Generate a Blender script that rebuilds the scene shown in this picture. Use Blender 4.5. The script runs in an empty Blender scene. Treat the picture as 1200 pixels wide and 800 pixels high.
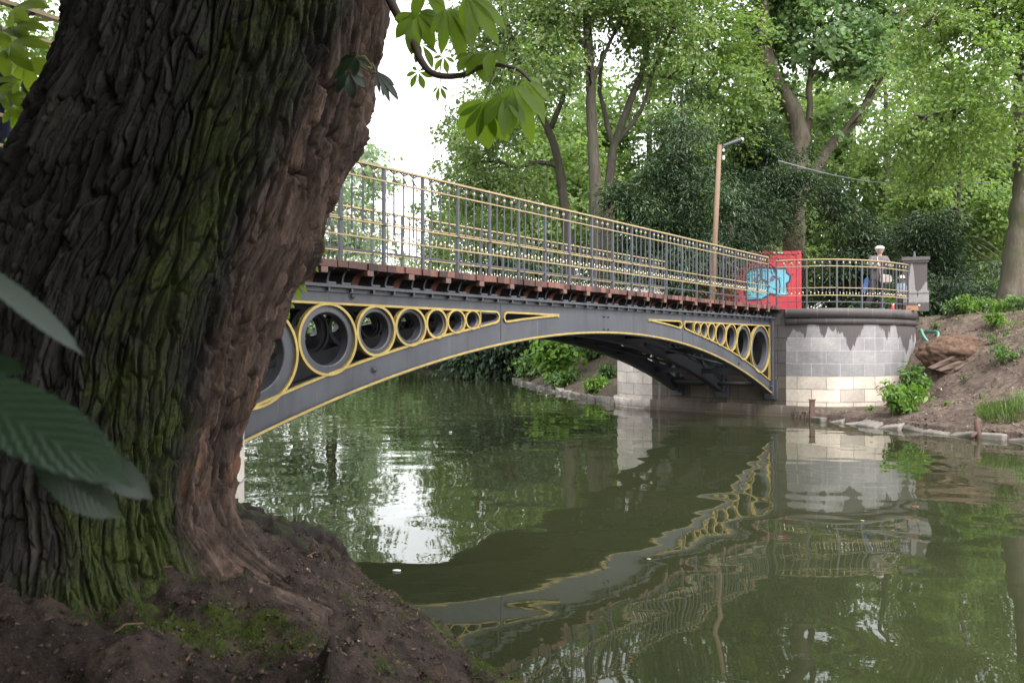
import bpy, math, random
import numpy as np
from mathutils import Vector, Matrix
rad = math.radians
random.seed(11)
scene = bpy.context.scene
col = scene.collection
CAM_H = 1.73

def at(px, py, D):
    """a point of the place seen at that spot of the photograph, D metres in front of the lens"""
    return Vector(((px - 600) / 933.0 * D, D, CAM_H - (py - 404) / 933.0 * D))

UX, UY = 0.6204, 0.7843          # direction of the bridge in plan
BX, BY = 1.566, 13.4             # its middle
def B(S, W, Z=0.0):
    return Vector((BX + UX * S - UY * W, BY + UY * S + UX * W, Z))
BROT = math.atan2(UY, UX)

# ------------------------------------------------------------------ noise
_perm = np.random.RandomState(5).permutation(512).astype(np.int64)
_val = np.random.RandomState(6).rand(512) * 2 - 1
def vnoise(P):
    P = np.asarray(P, dtype=np.float64)
    I = np.floor(P).astype(np.int64); F = P - I
    F = F * F * F * (F * (F * 6 - 15) + 10)
    def h(dx, dy, dz):
        a = _perm[(I[:, 0] + dx) & 511]
        b = _perm[(a + I[:, 1] + dy) & 511]
        return _val[_perm[(b + I[:, 2] + dz) & 511]]
    x, y, z = F[:, 0], F[:, 1], F[:, 2]
    c00 = h(0,0,0)*(1-x)+h(1,0,0)*x; c10 = h(0,1,0)*(1-x)+h(1,1,0)*x
    c01 = h(0,0,1)*(1-x)+h(1,0,1)*x; c11 = h(0,1,1)*(1-x)+h(1,1,1)*x
    return (c00*(1-y)+c10*y)*(1-z)+(c01*(1-y)+c11*y)*z
def fbm(P, octv=4, lac=2.03, gain=0.5):
    P = np.asarray(P, dtype=np.float64); a = 1.0; s = 0; t = 0
    for i in range(octv):
        s = s + a * vnoise(P + i * 17.3); t += a; a *= gain; P = P * lac
    return s / t
def cells(P, seed=0):
    """cell noise: nearest and second distance, and a random number for each cell"""
    P = np.asarray(P, dtype=np.float64); I = np.floor(P).astype(np.int64)
    f1 = np.full(len(P), 9.0); f2 = np.full(len(P), 9.0); cid = np.zeros(len(P)); off = np.zeros((len(P), 3))
    for dx in (-1, 0, 1):
        for dy in (-1, 0, 1):
            for dz in (-1, 0, 1):
                a = _perm[(I[:, 0] + dx + seed) & 511]; b = _perm[(a + I[:, 1] + dy) & 511]; h = _perm[(b + I[:, 2] + dz) & 511]
                q = np.stack([I[:, 0] + dx, I[:, 1] + dy, I[:, 2] + dz], 1) + 0.5 + 0.42 * np.stack([_val[h], _val[(h + 101) & 511], _val[(h + 211) & 511]], 1)
                v = P - q; d = np.sqrt((v * v).sum(1)); m = d < f1
                f2 = np.where(m, f1, np.minimum(f2, d)); cid = np.where(m, _val[(h + 307) & 511], cid); off[m] = v[m]; f1 = np.where(m, d, f1)
    return f1, f2, cid, off
def sstep(a, b, x):
    t = np.clip((np.asarray(x, dtype=np.float64) - a) / (b - a), 0, 1)
    return t * t * (3 - 2 * t)

# ------------------------------------------------------------------ objects
def tag(o, label=None, cat=None, group=None, kind=None):
    if label: o['label'] = label
    if cat: o['category'] = cat
    if group: o['group'] = group
    if kind: o['kind'] = kind
    return o
def empty(name, loc=(0, 0, 0), rz=0.0, label=None, cat=None, group=None):
    o = bpy.data.objects.new(name, None); col.objects.link(o)
    o.location = loc; o.rotation_euler = (0, 0, rz); o.empty_display_size = 0.2
    return tag(o, label, cat, group)
def link(name, me, parent=None):
    o = bpy.data.objects.new(name, me); col.objects.link(o)
    if parent is not None: o.parent = parent
    return o
def kids(o): return [c for c in list(col.objects) if c.parent == o]
def copy_tree(o, parent=None):
    c = o.copy(); col.objects.link(c)
    if parent is not None: c.parent = parent
    for ch in list(o.children): copy_tree(ch, c)
    return c

class MB:
    def __init__(s): s.v = []; s.f = []; s.m = []; s.uv = {}
    def add(s, vs, fs, m=0):
        b = len(s.v); s.v += [tuple(p) for p in vs]
        for f in fs: s.f.append([i + b for i in f]); s.m.append(m)
        return s
    def box(s, x0, x1, y0, y1, z0, z1, m=0):
        return s.add([(x0,y0,z0),(x1,y0,z0),(x1,y1,z0),(x0,y1,z0),(x0,y0,z1),(x1,y0,z1),(x1,y1,z1),(x0,y1,z1)],
                     [(0,3,2,1),(4,5,6,7),(0,1,5,4),(1,2,6,5),(2,3,7,6),(3,0,4,7)], m)
    def obox(s, c, a, b, h, m=0):
        c, a, b, h = Vector(c), Vector(a), Vector(b), Vector(h)
        vs = [c - a - b - h, c + a - b - h, c + a + b - h, c - a + b - h, c - a - b + h, c + a - b + h, c + a + b + h, c - a + b + h]
        return s.add(vs, [(0,3,2,1),(4,5,6,7),(0,1,5,4),(1,2,6,5),(2,3,7,6),(3,0,4,7)], m)
    def tube(s, pts, r, n=8, m=0, cap=True):
        pts = [Vector(p) for p in pts]
        rs = r if isinstance(r, (list, tuple)) else [r] * len(pts)
        vs = []; up = None
        for i, p in enumerate(pts):
            d = (pts[min(i + 1, len(pts) - 1)] - pts[max(i - 1, 0)])
            d = d.normalized() if d.length > 1e-9 else Vector((0, 0, 1))
            if up is None:
                up = Vector((0, 0, 1)) if abs(d.z) < 0.9 else Vector((1, 0, 0))
            a = d.cross(up)
            if a.length < 1e-6: a = d.cross(Vector((0, 1, 0)))
            a.normalize(); b = a.cross(d); b.normalize(); up = b
            for k in range(n):
                t = 2 * math.pi * k / n
                vs.append(p + (a * math.cos(t) + b * math.sin(t)) * rs[i])
        fs = []
        for i in range(len(pts) - 1):
            for k in range(n):
                k2 = (k + 1) % n
                fs.append((i*n+k, i*n+k2, (i+1)*n+k2, (i+1)*n+k))
        if cap:
            fs.append(tuple(range(n))[::-1]); fs.append(tuple((len(pts)-1)*n + k for k in range(n)))
        return s.add(vs, fs, m)
    def ball(s, c, r, n=10, k=6, m=0, sc=(1, 1, 1)):
        c = Vector(c); vs = []
        for j in range(k + 1):
            ph = math.pi * j / k
            for i in range(n):
                t = 2 * math.pi * i / n
                vs.append((c.x + r*sc[0]*math.sin(ph)*math.cos(t), c.y + r*sc[1]*math.sin(ph)*math.sin(t), c.z + r*sc[2]*math.cos(ph)))
        fs = []
        for j in range(k):
            for i in range(n):
                i2 = (i + 1) % n
                fs.append((j*n+i, (j+1)*n+i, (j+1)*n+i2, j*n+i2))
        return s.add(vs, fs, m)
    def lathe(s, c, prof, n=20, m=0):
        """profile (r, z) turned round the vertical through c"""
        vs = []
        for r, z in prof:
            for i in range(n):
                t = 2 * math.pi * i / n
                vs.append((c[0] + r * math.cos(t), c[1] + r * math.sin(t), c[2] + z))
        fs = [(j*n+i, j*n+(i+1) % n, (j+1)*n+(i+1) % n, (j+1)*n+i) for j in range(len(prof)-1) for i in range(n)]
        return s.add(vs, fs, m)
    def ringlathe(s, cs, cz, prof, n=40, m=0, zs=1.0):
        """profile (radius, w) turned round an axis across the bridge through (cs, cz)"""
        vs = []
        for r, w in prof:
            for i in range(n):
                t = 2 * math.pi * i / n
                vs.append((cs + r * math.cos(t), w, cz + zs * r * math.sin(t)))
        fs = [(j*n+i, j*n+(i+1) % n, (j+1)*n+(i+1) % n, (j+1)*n+i) for j in range(len(prof)-1) for i in range(n)]
        return s.add(vs, fs, m)
    def band(s, pts, width, w0, w1, closed=False, m=0):
        """rectangular bar swept along a line in the S-Z plane, from depth w0 to w1"""
        n = len(pts); P = [Vector((p[0], p[1])) for p in pts]; vs = []
        for i in range(n):
            a = P[(i - 1) % n] if (closed or i > 0) else P[i]
            b = P[(i + 1) % n] if (closed or i < n - 1) else P[i]
            d = (b - a); d = d.normalized() if d.length > 1e-9 else Vector((1, 0))
            nn = Vector((-d.y, d.x)) * width / 2
            for q, w in ((P[i] - nn, w0), (P[i] + nn, w0), (P[i] + nn, w1), (P[i] - nn, w1)):
                vs.append((q.x, w, q.y))
        fs = []
        for i in range(n if closed else n - 1):
            j = (i + 1) % n
            for k in range(4):
                k2 = (k + 1) % 4
                fs.append((i*4+k, i*4+k2, j*4+k2, j*4+k))
        if not closed:
            fs.append((3, 2, 1, 0)); e = (n - 1) * 4; fs.append((e, e+1, e+2, e+3))
        return s.add(vs, fs, m)
    def prism(s, poly, origin, ax, ay, az, m=0):
        """polygon (x, y) in the frame ax, ay at origin, given the thickness az"""
        o, ax, ay, az = Vector(origin), Vector(ax), Vector(ay), Vector(az)
        n = len(poly)
        vs = [o + ax * p[0] + ay * p[1] for p in poly]; vs += [v + az for v in vs]
        fs = [tuple(range(n))[::-1], tuple(range(n, 2 * n))] + [(i, (i+1) % n, n+(i+1) % n, n+i) for i in range(n)]
        return s.add(vs, fs, m)
    def build(s, name, mats, parent=None, origin=(0, 0, 0), smooth=False, place=False):
        me = bpy.data.meshes.new(name); ox, oy, oz = origin
        me.from_pydata([(x - ox, y - oy, z - oz) for x, y, z in s.v], [], s.f)
        for mt in (mats if isinstance(mats, (list, tuple)) else [mats]): me.materials.append(mt)
        if any(s.m): me.polygons.foreach_set('material_index', s.m)
        if smooth: me.polygons.foreach_set('use_smooth', [True] * len(s.f))
        me.update()
        o = link(name, me, parent)
        if place: o.location = origin
        return o

def np_mesh(name, V, F, mat, smooth=False, uv=None, attrs=None):
    """V (n,3), F (m,k) as arrays"""
    me = bpy.data.meshes.new(name)
    n, (m, k) = len(V), F.shape
    me.vertices.add(n); me.vertices.foreach_set('co', np.ascontiguousarray(V, dtype=np.float32).ravel())
    me.loops.add(m * k); me.loops.foreach_set('vertex_index', np.ascontiguousarray(F, dtype=np.int32).ravel())
    me.polygons.add(m); me.polygons.foreach_set('loop_start', np.arange(0, m * k, k, dtype=np.int32))
    me.polygons.foreach_set('loop_total', np.full(m, k, dtype=np.int32))
    if smooth: me.polygons.foreach_set('use_smooth', np.ones(m, dtype=bool))
    if uv is not None:
        l = me.uv_layers.new(name='UVMap'); l.data.foreach_set('uv', np.ascontiguousarray(uv[F.ravel()], dtype=np.float32).ravel())
    for an, av in (attrs or {}).items():
        a = me.attributes.new(an, 'FLOAT', 'POINT'); a.data.foreach_set('value', np.ascontiguousarray(av, dtype=np.float32))
    me.materials.append(mat); me.update(calc_edges=True); me.validate()
    return me
def grid_faces(nu, nv, wrap=False):
    i, j = np.meshgrid(np.arange(nu - 1), np.arange(nv if wrap else nv - 1), indexing='ij')
    j2 = (j + 1) % nv
    return np.stack([i*nv+j, i*nv+j2, (i+1)*nv+j2, (i+1)*nv+j], -1).reshape(-1, 4)
def catmull(P, n=8):
    P = [Vector(p) for p in P]; out = []
    for i in range(len(P) - 1):
        p0, p1, p2, p3 = P[max(i-1, 0)], P[i], P[i+1], P[min(i+2, len(P)-1)]
        for k in range(n):
            t = k / n
            out.append(0.5*((2*p1) + (p2-p0)*t + (2*p0-5*p1+4*p2-p3)*t*t + (3*p1-p0-3*p2+p3)*t**3))
    return out + [P[-1]]
def resample(pts, step):
    L = [0]
    for a, b in zip(pts, pts[1:]): L.append(L[-1] + (b - a).length)
    n = max(1, round(L[-1] / step)); out = []
    for k in range(n + 1):
        d = L[-1] * k / n; i = 0
        while i < len(L) - 2 and L[i+1] < d: i += 1
        t = 0 if L[i+1] == L[i] else (d - L[i]) / (L[i+1] - L[i])
        out.append(pts[i].lerp(pts[i+1], min(max(t, 0), 1)))
    return out

# ------------------------------------------------------------------ materials
class N:
    """short-hand for a node tree"""
    def __init__(s, name):
        s.mat = bpy.data.materials.new(name); s.mat.use_nodes = True
        s.t = s.mat.node_tree; s.t.nodes.clear()
        s.out = s.t.nodes.new('ShaderNodeOutputMaterial')
    def n(s, typ, **kw):
        nd = s.t.nodes.new('ShaderNode' + typ)
        for k, v in kw.items():
            if k.startswith('i_'):
                key = k[2:].replace('_', ' '); nd.inputs[key].default_value = v
            else: setattr(nd, k, v)
        return nd
    def l(s, a, b): s.t.links.new(a, b)
    def noise(s, vec, scale, detail=4, rough=0.55, dist=0.0):
        nd = s.n('TexNoise'); nd.inputs['Scale'].default_value = scale; nd.inputs['Detail'].default_value = detail
        nd.inputs['Roughness'].default_value = rough; nd.inputs['Distortion'].default_value = dist
        if vec is not None: s.l(vec, nd.inputs['Vector'])
        return nd.outputs['Fac']
    def ramp(s, fac, stops, interp='LINEAR'):
        r = s.n('ValToRGB'); cr = r.color_ramp; cr.interpolation = interp
        while len(cr.elements) < len(stops): cr.elements.new(0.5)
        for e, (p, c) in zip(cr.elements, stops):
            e.position = p; e.color = (c[0], c[1], c[2], 1) if not isinstance(c, (int, float)) else (c, c, c, 1)
        s.l(fac, r.inputs['Fac']); return r.outputs['Color']
    def mix(s, fac, a, b, mode='MIX'):
        m = s.n('Mix', data_type='RGBA', blend_type=mode)
        if isinstance(fac, (int, float)): m.inputs[0].default_value = fac
        else: s.l(fac, m.inputs[0])
        for v, i in ((a, 6), (b, 7)):
            if isinstance(v, (tuple, list)): m.inputs[i].default_value = (v[0], v[1], v[2], 1)
            else: s.l(v, m.inputs[i])
        return m.outputs[2]
    def math(s, op, a, b=None, c=None, clamp=False):
        m = s.n('Math', operation=op, use_clamp=clamp)
        for i, v in enumerate((a, b, c)):
            if v is None: continue
            if isinstance(v, (int, float)): m.inputs[i].default_value = v
            else: s.l(v, m.inputs[i])
        return m.outputs[0]
    def mapping(s, vec, scale=(1, 1, 1), loc=(0, 0, 0), rot=(0, 0, 0)):
        m = s.n('Mapping'); m.inputs['Scale'].default_value = scale; m.inputs['Location'].default_value = loc; m.inputs['Rotation'].default_value = rot
        s.l(vec, m.inputs['Vector']); return m.outputs[0]
    def coord(s, which='Object'): return s.n('TexCoord').outputs[which]
    def bump(s, h, strength=0.5, dist=0.02, normal=None):
        b = s.n('Bump'); b.inputs['Strength'].default_value = strength; b.inputs['Distance'].default_value = dist
        s.l(h, b.inputs['Height'])
        if normal is not None: s.l(normal, b.inputs['Normal'])
        return b.outputs[0]
    def principled(s, color, rough=0.6, metal=0.0, spec=0.5, normal=None):
        p = s.n('BsdfPrincipled')
        for v, k in ((color, 'Base Color'), (rough, 'Roughness'), (metal, 'Metallic'), (spec, 'Specular IOR Level')):
            if isinstance(v, (tuple, list)): p.inputs[k].default_value = (v[0], v[1], v[2], 1)
            elif isinstance(v, (int, float)): p.inputs[k].default_value = v
            else: s.l(v, p.inputs[k])
        if normal is not None: s.l(normal, p.inputs['Normal'])
        return p
    def done(s, sh):
        s.l(sh if not hasattr(sh, 'outputs') else sh.outputs[0], s.out.inputs['Surface']); return s.mat

def plain(name, c, rough=0.6, metal=0.0, var=0.25, scale=6.0, bump=0.0, bscale=40.0, spec=0.5, c2=None, island=0.0):
    """worn paint, wood, cloth: a colour broken by two noises"""
    m = N(name); co = m.coord()
    f = m.noise(co, scale, 6, 0.6)
    c2 = c2 or tuple(x * 0.55 for x in c)
    a = m.ramp(f, [(0.5 - 0.25, tuple(x * (1 - var) + y * var for x, y in zip(c, c2))), (0.5, c), (0.78, tuple(min(1, x * (1 + var * 0.5)) for x in c))])
    if island > 0:
        g = m.n('NewGeometry')
        k = m.ramp(g.outputs['Random Per Island'], [(0, 1 - island), (1, 1 + island * 0.4)])
        a = m.mix(1.0, a, k, 'MULTIPLY')
    nr = None
    if bump: nr = m.bump(m.noise(co, bscale, 5, 0.65), bump, 0.01)
    r = m.math('MULTIPLY_ADD', f, 0.3, rough - 0.15)
    return m.done(m.principled(a, r, metal, spec, nr))

def leaf_mat(name, cols, trans=0.4, tcol=None, rough=0.5, cl=0.5, clamt=0.5, spec=0.3, cscale=None):
    m = N(name); g = m.n('NewGeometry')
    c = m.ramp(g.outputs['Random Per Island'], [(i / (len(cols) - 1), q) for i, q in enumerate(cols)])
    f = m.noise(m.coord(), cl, 3, 0.6)
    k = m.ramp(f, [(0.35, cscale[0] if cscale else (0.72, 0.8, 0.8)), (0.65, cscale[1] if cscale else (1.15, 1.1, 0.95))])
    c = m.mix(clamt, c, m.mix(1.0, c, k, 'MULTIPLY'))
    p = m.principled(c, rough, 0, spec)
    t = m.n('BsdfTranslucent')
    m.l(m.mix(1.0, c, tcol or (1.5, 1.6, 0.95), 'MULTIPLY'), t.inputs['Color'])
    x = m.n('MixShader'); x.inputs[0].default_value = trans
    m.l(p.outputs[0], x.inputs[1]); m.l(t.outputs[0], x.inputs[2])
    return m.done(x)
# ------------------------------------------------------------------ palette
M = {}
def iron_paint(name, c):
    """old grey paint: sooty runs, dull patches, a few rusty chips"""
    m = N(name); co = m.coord('Object')
    big = m.noise(co, 1.4, 6, 0.65); runs = m.noise(m.mapping(co, (9, 9, 0.7)), 1.0, 5, 0.65); fine = m.noise(co, 38, 5, 0.7); spot = m.noise(co, 17, 4, 0.7)
    k = m.mix(1.0, c, m.ramp(big, [(0.30, 0.72), (0.70, 1.22)]), 'MULTIPLY')
    k = m.mix(m.math('MULTIPLY', m.ramp(runs, [(0.50, 0.0), (0.68, 1.0)]), 0.45), k, (0.022, 0.021, 0.021))
    k = m.mix(m.math('MULTIPLY', m.ramp(m.noise(m.mapping(co, (14, 14, 0.9), (3, 1, 0)), 1.0, 4, 0.6), [(0.62, 0.0), (0.74, 1.0)]), 0.35), k, (0.12, 0.122, 0.125))
    k = m.mix(m.math('MULTIPLY', m.ramp(spot, [(0.70, 0.0), (0.735, 1.0)]), 0.7), k, (0.085, 0.042, 0.024))
    r = m.math('MULTIPLY_ADD', big, 0.4, 0.26)
    return m.done(m.principled(k, r, 0, 0.5, m.bump(fine, 0.25, 0.008)))
M['grey'] = iron_paint('grey_iron_paint', (0.050, 0.052, 0.063))
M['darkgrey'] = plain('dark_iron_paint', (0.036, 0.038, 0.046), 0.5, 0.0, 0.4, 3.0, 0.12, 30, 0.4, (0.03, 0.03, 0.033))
M['gold'] = plain('gilding', (0.34, 0.25, 0.078), 0.45, 0.25, 0.75, 9.0, 0.1, 60, 0.5, (0.25, 0.19, 0.08))
M['goldrail'] = plain('rail_gilding', (0.31, 0.235, 0.115), 0.42, 0.25, 0.6, 5.0, 0.1, 60, 0.5, (0.25, 0.18, 0.10))
M['silver'] = plain('pale_knob_paint', (0.40, 0.36, 0.28), 0.25, 0.5, 0.3, 20)
M['plank'] = plain('red_stained_plank', (0.115, 0.047, 0.037), 0.5, 0, 0.8, 5, 0.3, 50, 0.4, (0.06, 0.03, 0.025), island=0.8)
M['redwood'] = plain('red_stained_bracket', (0.105, 0.044, 0.031), 0.5, 0, 0.45, 9, 0.25, 60, 0.4, (0.10, 0.04, 0.03))
M['shadewood'] = plain('shade_dark_timber', (0.014, 0.011, 0.010), 0.9, 0, 0.3, 8)  # near-black: the shade of the void under the deck put into the colour
M['rawwood'] = plain('sawn_end_grain', (0.125, 0.066, 0.05), 0.6, 0, 0.4, 12, 0.2, 60)

def stone_mat(name, split, stain, cream=(0.50, 0.445, 0.385), grey=(0.255, 0.248, 0.252), seed=0.0, dark=1.0):
    m = N(name); uv = m.coord('UV')
    br = m.n('TexBrick', offset=0.5, offset_frequency=2)
    m.l(m.mapping(uv, (1, 1, 1), (seed, 0, 0)), br.inputs['Vector'])
    br.inputs['Scale'].default_value = 1; br.inputs['Brick Width'].default_value = 0.66; br.inputs['Row Height'].default_value = 0.306
    br.inputs['Mortar Size'].default_value = 0.009; br.inputs['Mortar Smooth'].default_value = 0.15; br.inputs['Bias'].default_value = 0.0
    br.inputs['Color1'].default_value = (0.74, 0.735, 0.75, 1); br.inputs['Color2'].default_value = (1.12, 1.09, 1.06, 1); br.inputs['Mortar'].default_value = (1, 1, 1, 1)
    sp = m.n('SeparateXYZ'); m.l(uv, sp.inputs[0]); u, v = sp.outputs[0], sp.outputs[1]
    big = m.noise(uv, 1.7, 5, 0.6); fine = m.noise(uv, 14, 6, 0.7)
    base = m.mix(m.math('GREATER_THAN', v, 0.0 if split else -9.0), cream, grey)
    base = m.mix(1.0, base, br.outputs['Color'], 'MULTIPLY')
    joint = m.mix(m.math('GREATER_THAN', v, 0.0 if stain else 9.0), (0.45, 0.42, 0.39), (1.28, 1.26, 1.25))
    base = m.mix(br.outputs['Fac'], base, m.mix(1.0, base, joint, 'MULTIPLY'))
    base = m.mix(1.0, base, m.ramp(big, [(0.3, 0.78), (0.7, 1.12)]), 'MULTIPLY')
    base = m.mix(0.7, base, m.ramp(fine, [(0.3, 0.75), (0.7, 1.15)]), 'MULTIPLY')
    # lime runs down the rendered courses
    runs = m.noise(m.mapping(uv, (7, 0.35, 1)), 1.0, 4, 0.6)
    base = m.mix(m.math('MULTIPLY', m.ramp(runs, [(0.56, 0.0), (0.72, 1.0)]), 0.4), base, (0.32, 0.315, 0.31))
    # algae and silt towards the foot, with an uneven edge
    foot = m.math('ADD', v, m.math('MULTIPLY', m.noise(uv, 2.6, 5, 0.65), 0.9))
    fm = m.ramp(m.math('MULTIPLY_ADD', foot, 1.0, 1.0, clamp=True), [(0.42, 1.0), (0.78, 0.0)])
    base = m.mix(m.math('MULTIPLY', fm, 0.85), base, (0.085, 0.068, 0.048))
    rough = 0.85
    if stain:
        n1 = m.noise(m.mapping(uv, (1.35, 0.12, 1), (3.1 + seed, 0, 0)), 1.0, 2, 0.5)
        n2 = m.noise(m.mapping(uv, (9, 0.9, 1)), 1.0, 4, 0.6)
        drop = m.math('MULTIPLY_ADD', m.math('SUBTRACT', n1, 0.44), -3.2, 1.24)
        drop = m.math('MULTIPLY_ADD', m.math('SUBTRACT', n2, 0.5), 0.8, drop)
        mask = m.math('MULTIPLY_ADD', m.math('SUBTRACT', v, drop), 22, 0.5, clamp=True)
        base = m.mix(m.math('MULTIPLY', mask, 0.93), base, (0.058, 0.050, 0.050))
    h = m.math('ADD', m.math('MULTIPLY', br.outputs['Fac'], -1.0), m.math('MULTIPLY', fine, 0.45))
    return m.done(m.principled(base, rough, 0, 0.3, m.bump(h, 0.6, 0.012)))
M['stone'] = stone_mat('ashlar_stone', True, True)
M['stonepale'] = stone_mat('pale_ashlar', True, False, cream=(0.60, 0.54, 0.48), grey=(0.60, 0.55, 0.50), seed=2.7)
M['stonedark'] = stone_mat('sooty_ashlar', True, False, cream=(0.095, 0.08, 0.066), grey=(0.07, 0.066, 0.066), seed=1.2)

def coping_mat():
    m = N('wet_coping_stone'); uv = m.coord('UV')
    br = m.n('TexBrick', offset=0.5); m.l(uv, br.inputs['Vector'])
    br.inputs['Scale'].default_value = 1; br.inputs['Brick Width'].default_value = 0.68; br.inputs['Row Height'].default_value = 50; br.inputs['Mortar Size'].default_value = 0.006
    br.inputs['Color1'].default_value = (0.8, 0.8, 0.8, 1); br.inputs['Color2'].default_value = (1.15, 1.1, 1.1, 1); br.inputs['Mortar'].default_value = (1.8, 1.8, 1.75, 1)
    n = m.noise(uv, 2.6, 5, 0.6); f = m.noise(uv, 22, 5, 0.7)
    b = m.ramp(n, [(0.55, (0.080, 0.071, 0.071)), (0.66, (0.090, 0.08, 0.08)), (0.72, (0.20, 0.195, 0.195))])
    b = m.mix(1.0, b, br.outputs['Color'], 'MULTIPLY'); b = m.mix(0.6, b, m.ramp(f, [(0.3, 0.7), (0.7, 1.2)]), 'MULTIPLY')
    return m.done(m.principled(b, 0.55, 0, 0.4, m.bump(f, 0.4, 0.01)))
M['coping'] = coping_mat()

# ------------------------------------------------------------------ the bridge
HALF = 7.60
RAD_ARC = 21.09
def arch(S): return 1.945 - (RAD_ARC - math.sqrt(RAD_ARC ** 2 - S * S))
ZT, ZW = 2.19, 2.365                       # top of the openings, top of the web
def low(S): return arch(S) + 0.285         # lower edge of the openings
RINGS = [3.287, 3.58, 3.933, 4.32, 4.847, 5.445, 6.25, 7.449]

bridge = empty('iron_footbridge', (BX, BY, 0), BROT, 'low grey iron arch footbridge with gilded rings and red timber deck over the pond', 'bridge')

def slot_loop(sg):
    tip, end = 1.42, 2.76
    pts = [(tip, low(tip) - 0.012), (tip, ZT)]
    pts += [(end - 0.07, ZT), (end - 0.02, ZT - 0.025), (end, ZT - 0.08)]
    pts += [(end, low(end) + 0.06), (end - 0.03, low(end) + 0.015)] + [(s, low(s)) for s in np.linspace(end - 0.08, tip + 0.05, 10)]
    return [(sg * a, b) for a, b in pts]
def stadium_loop(sg):
    a, b = 2.87, 3.275
    zl = low(a) ; zr = low(b)
    pts = [(a + 0.06, ZT), (b, ZT), (b, zr + 0.005), (a + 0.06, zl + 0.01), (a + 0.015, zl + 0.035), (a, zl + 0.075), (a, ZT - 0.06), (a + 0.02, ZT - 0.02)]
    return [(sg * x, z) for x, z in pts]

def web_mesh():
    mb = MB(); y0, y1 = -0.03, 0.03
    ss = sorted(set(np.round(np.concatenate([np.linspace(-HALF, HALF, 153), [q * k for q in (1.42, 2.76, 2.87, 7.47) for k in (-1, 1)]]), 4)))
    for a, b in zip(ss, ss[1:]):
        mid = abs((a + b) / 2)
        hole = (1.42 < mid < 2.76) or (2.87 < mid < 7.47)
        spans = [((arch(a), arch(b)), (low(a), low(b))), ((ZT, ZT), (ZW, ZW))] if hole else [((arch(a), arch(b)), (ZW, ZW))]
        for (za, zb), (ta, tb) in spans:
            mb.add([(a,y0,za),(b,y0,zb),(b,y0,tb),(a,y0,ta),(a,y1,za),(b,y1,zb),(b,y1,tb),(a,y1,ta)],
                   [(0,1,2,3),(5,4,7,6),(3,2,6,7),(1,0,4,5)])
    for s in (1.42, 2.76, 2.87, 7.47, HALF):
        for k in (-1, 1):
            z0 = arch(s) if s == HALF else low(s)
            mb.add([(k*s, y0, z0), (k*s, y1, z0), (k*s, y1, ZT), (k*s, y0, ZT)], [(0,1,2,3)])
    return mb

def girder(W, paint, trim, front):
    g = web_mesh().build('girder', paint, bridge); g.location = (0, W, 0)
    top = MB().box(-HALF, HALF, -0.115, 0.07, ZW + 0.002, ZW + 0.036)
    top.box(-HALF, HALF, -0.055, -0.031, ZW - 0.05, ZW + 0.001)
    for k in range(47):
        s = -7.5 + k * 0.324
        if front: top.box(s - 0.012, s + 0.012, -0.105, -0.056, ZW - 0.04, ZW + 0.0015)
    top.build('top_flange', paint, g)
    arc = [(s, arch(s) - 0.016) for s in np.linspace(-HALF, HALF, 90)]
    MB().band(arc, 0.030, -0.075, 0.075).build('bottom_flange', paint, g)
    MB().band([(s, z + 0.012) for s, z in arc], 0.027, -0.088, -0.0765).build('gilded_edge' if front else 'plain_edge', trim, g)
    for sg in (-1, 1):
        MB().band(slot_loop(sg), 0.027, -0.052, -0.0005, True).build('slot_rim', trim, g)
        lp = stadium_loop(sg)
        sm = MB().band(lp, 0.027, -0.052, -0.0005, True).build('slot_rim', trim, g)
        cs = sum(p[0] for p in lp) / len(lp); cz = sum(p[1] for p in lp) / len(lp)
        inn = [(cs + (x - cs) * 0.86, cz + (z - cz) * 0.76) for x, z in lp]
        MB().band(inn, 0.028, -0.03, 0.07, True).build('slot_lining', paint, g)
        # the gilded outline of the ring panel
        out = [(sg * 3.29, ZT), (sg * 7.45, ZT), (sg * 7.45, low(7.45))] + [(sg * s, low(s)) for s in np.linspace(7.40, 3.29, 50)]
        MB().band(out, 0.026, -0.050, -0.0005).build('panel_rim', trim, g)
        for a, b in zip(RINGS, RINGS[1:]):
            R = (b - a) / 2; c = (a + b) / 2
            # sit between the top bar and the curved lower one
            hi, lo = ZT + 0.004, low(c) - 0.012; rz = min(R, (hi - lo) / 2); zs = rz / R
            cz = hi - rz if R < (hi - lo) / 2 else (hi + lo) / 2
            r = R
            wd = min(0.026, r * 0.13)
            ring = MB().ringlathe(sg * c, cz, [(r + 0.004, 0.0), (r + 0.004, -0.056), (r - wd, -0.056), (r - wd, 0.0)], 44, 0, zs).build('ring_rim', trim, g)
            ri = r * 0.73
            MB().ringlathe(sg * c, cz, [(r - wd + 0.004, 0.02), (r - wd + 0.002, -0.022), (ri + 0.012, -0.030), (ri, -0.022), (ri - 0.004, 0.085), (ri + 0.02, 0.088), (r - wd - 0.01, 0.03)], 44, 0, zs).build('ring_lining', paint, ring, smooth=False)
        # the shoe where the arch lands on the stone
        sh = MB(); s0 = sg * 7.60; d = Vector((sg * 0.8, 0, -0.6)); nrm = Vector((sg * 0.6, 0, 0.8))
        sh.obox((sg * 7.52, 0, 0.70), Vector((sg*0.05, 0, 0)), Vector((0, 0.10, 0)), Vector((0, 0, 0.19)))
        sh.obox((sg * 7.66, 0, 0.66), Vector((sg*0.055, 0, 0)), Vector((0, 0.15, 0)), Vector((0, 0, 0.24)))
        sh.box(min(sg*7.48, sg*7.60), max(sg*7.48, sg*7.60), -0.09, -0.031, 0.9, ZW - 0.052)
        for zz in (0.6, 0.74):
            sh.tube([(sg*7.40, -0.07, zz), (sg*7.60, -0.07, zz)], 0.02, 6)
        sh.build('bearing_shoe', paint, g)
    return g
g1 = girder(0.0, M['grey'], M['gold'], True)
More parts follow.
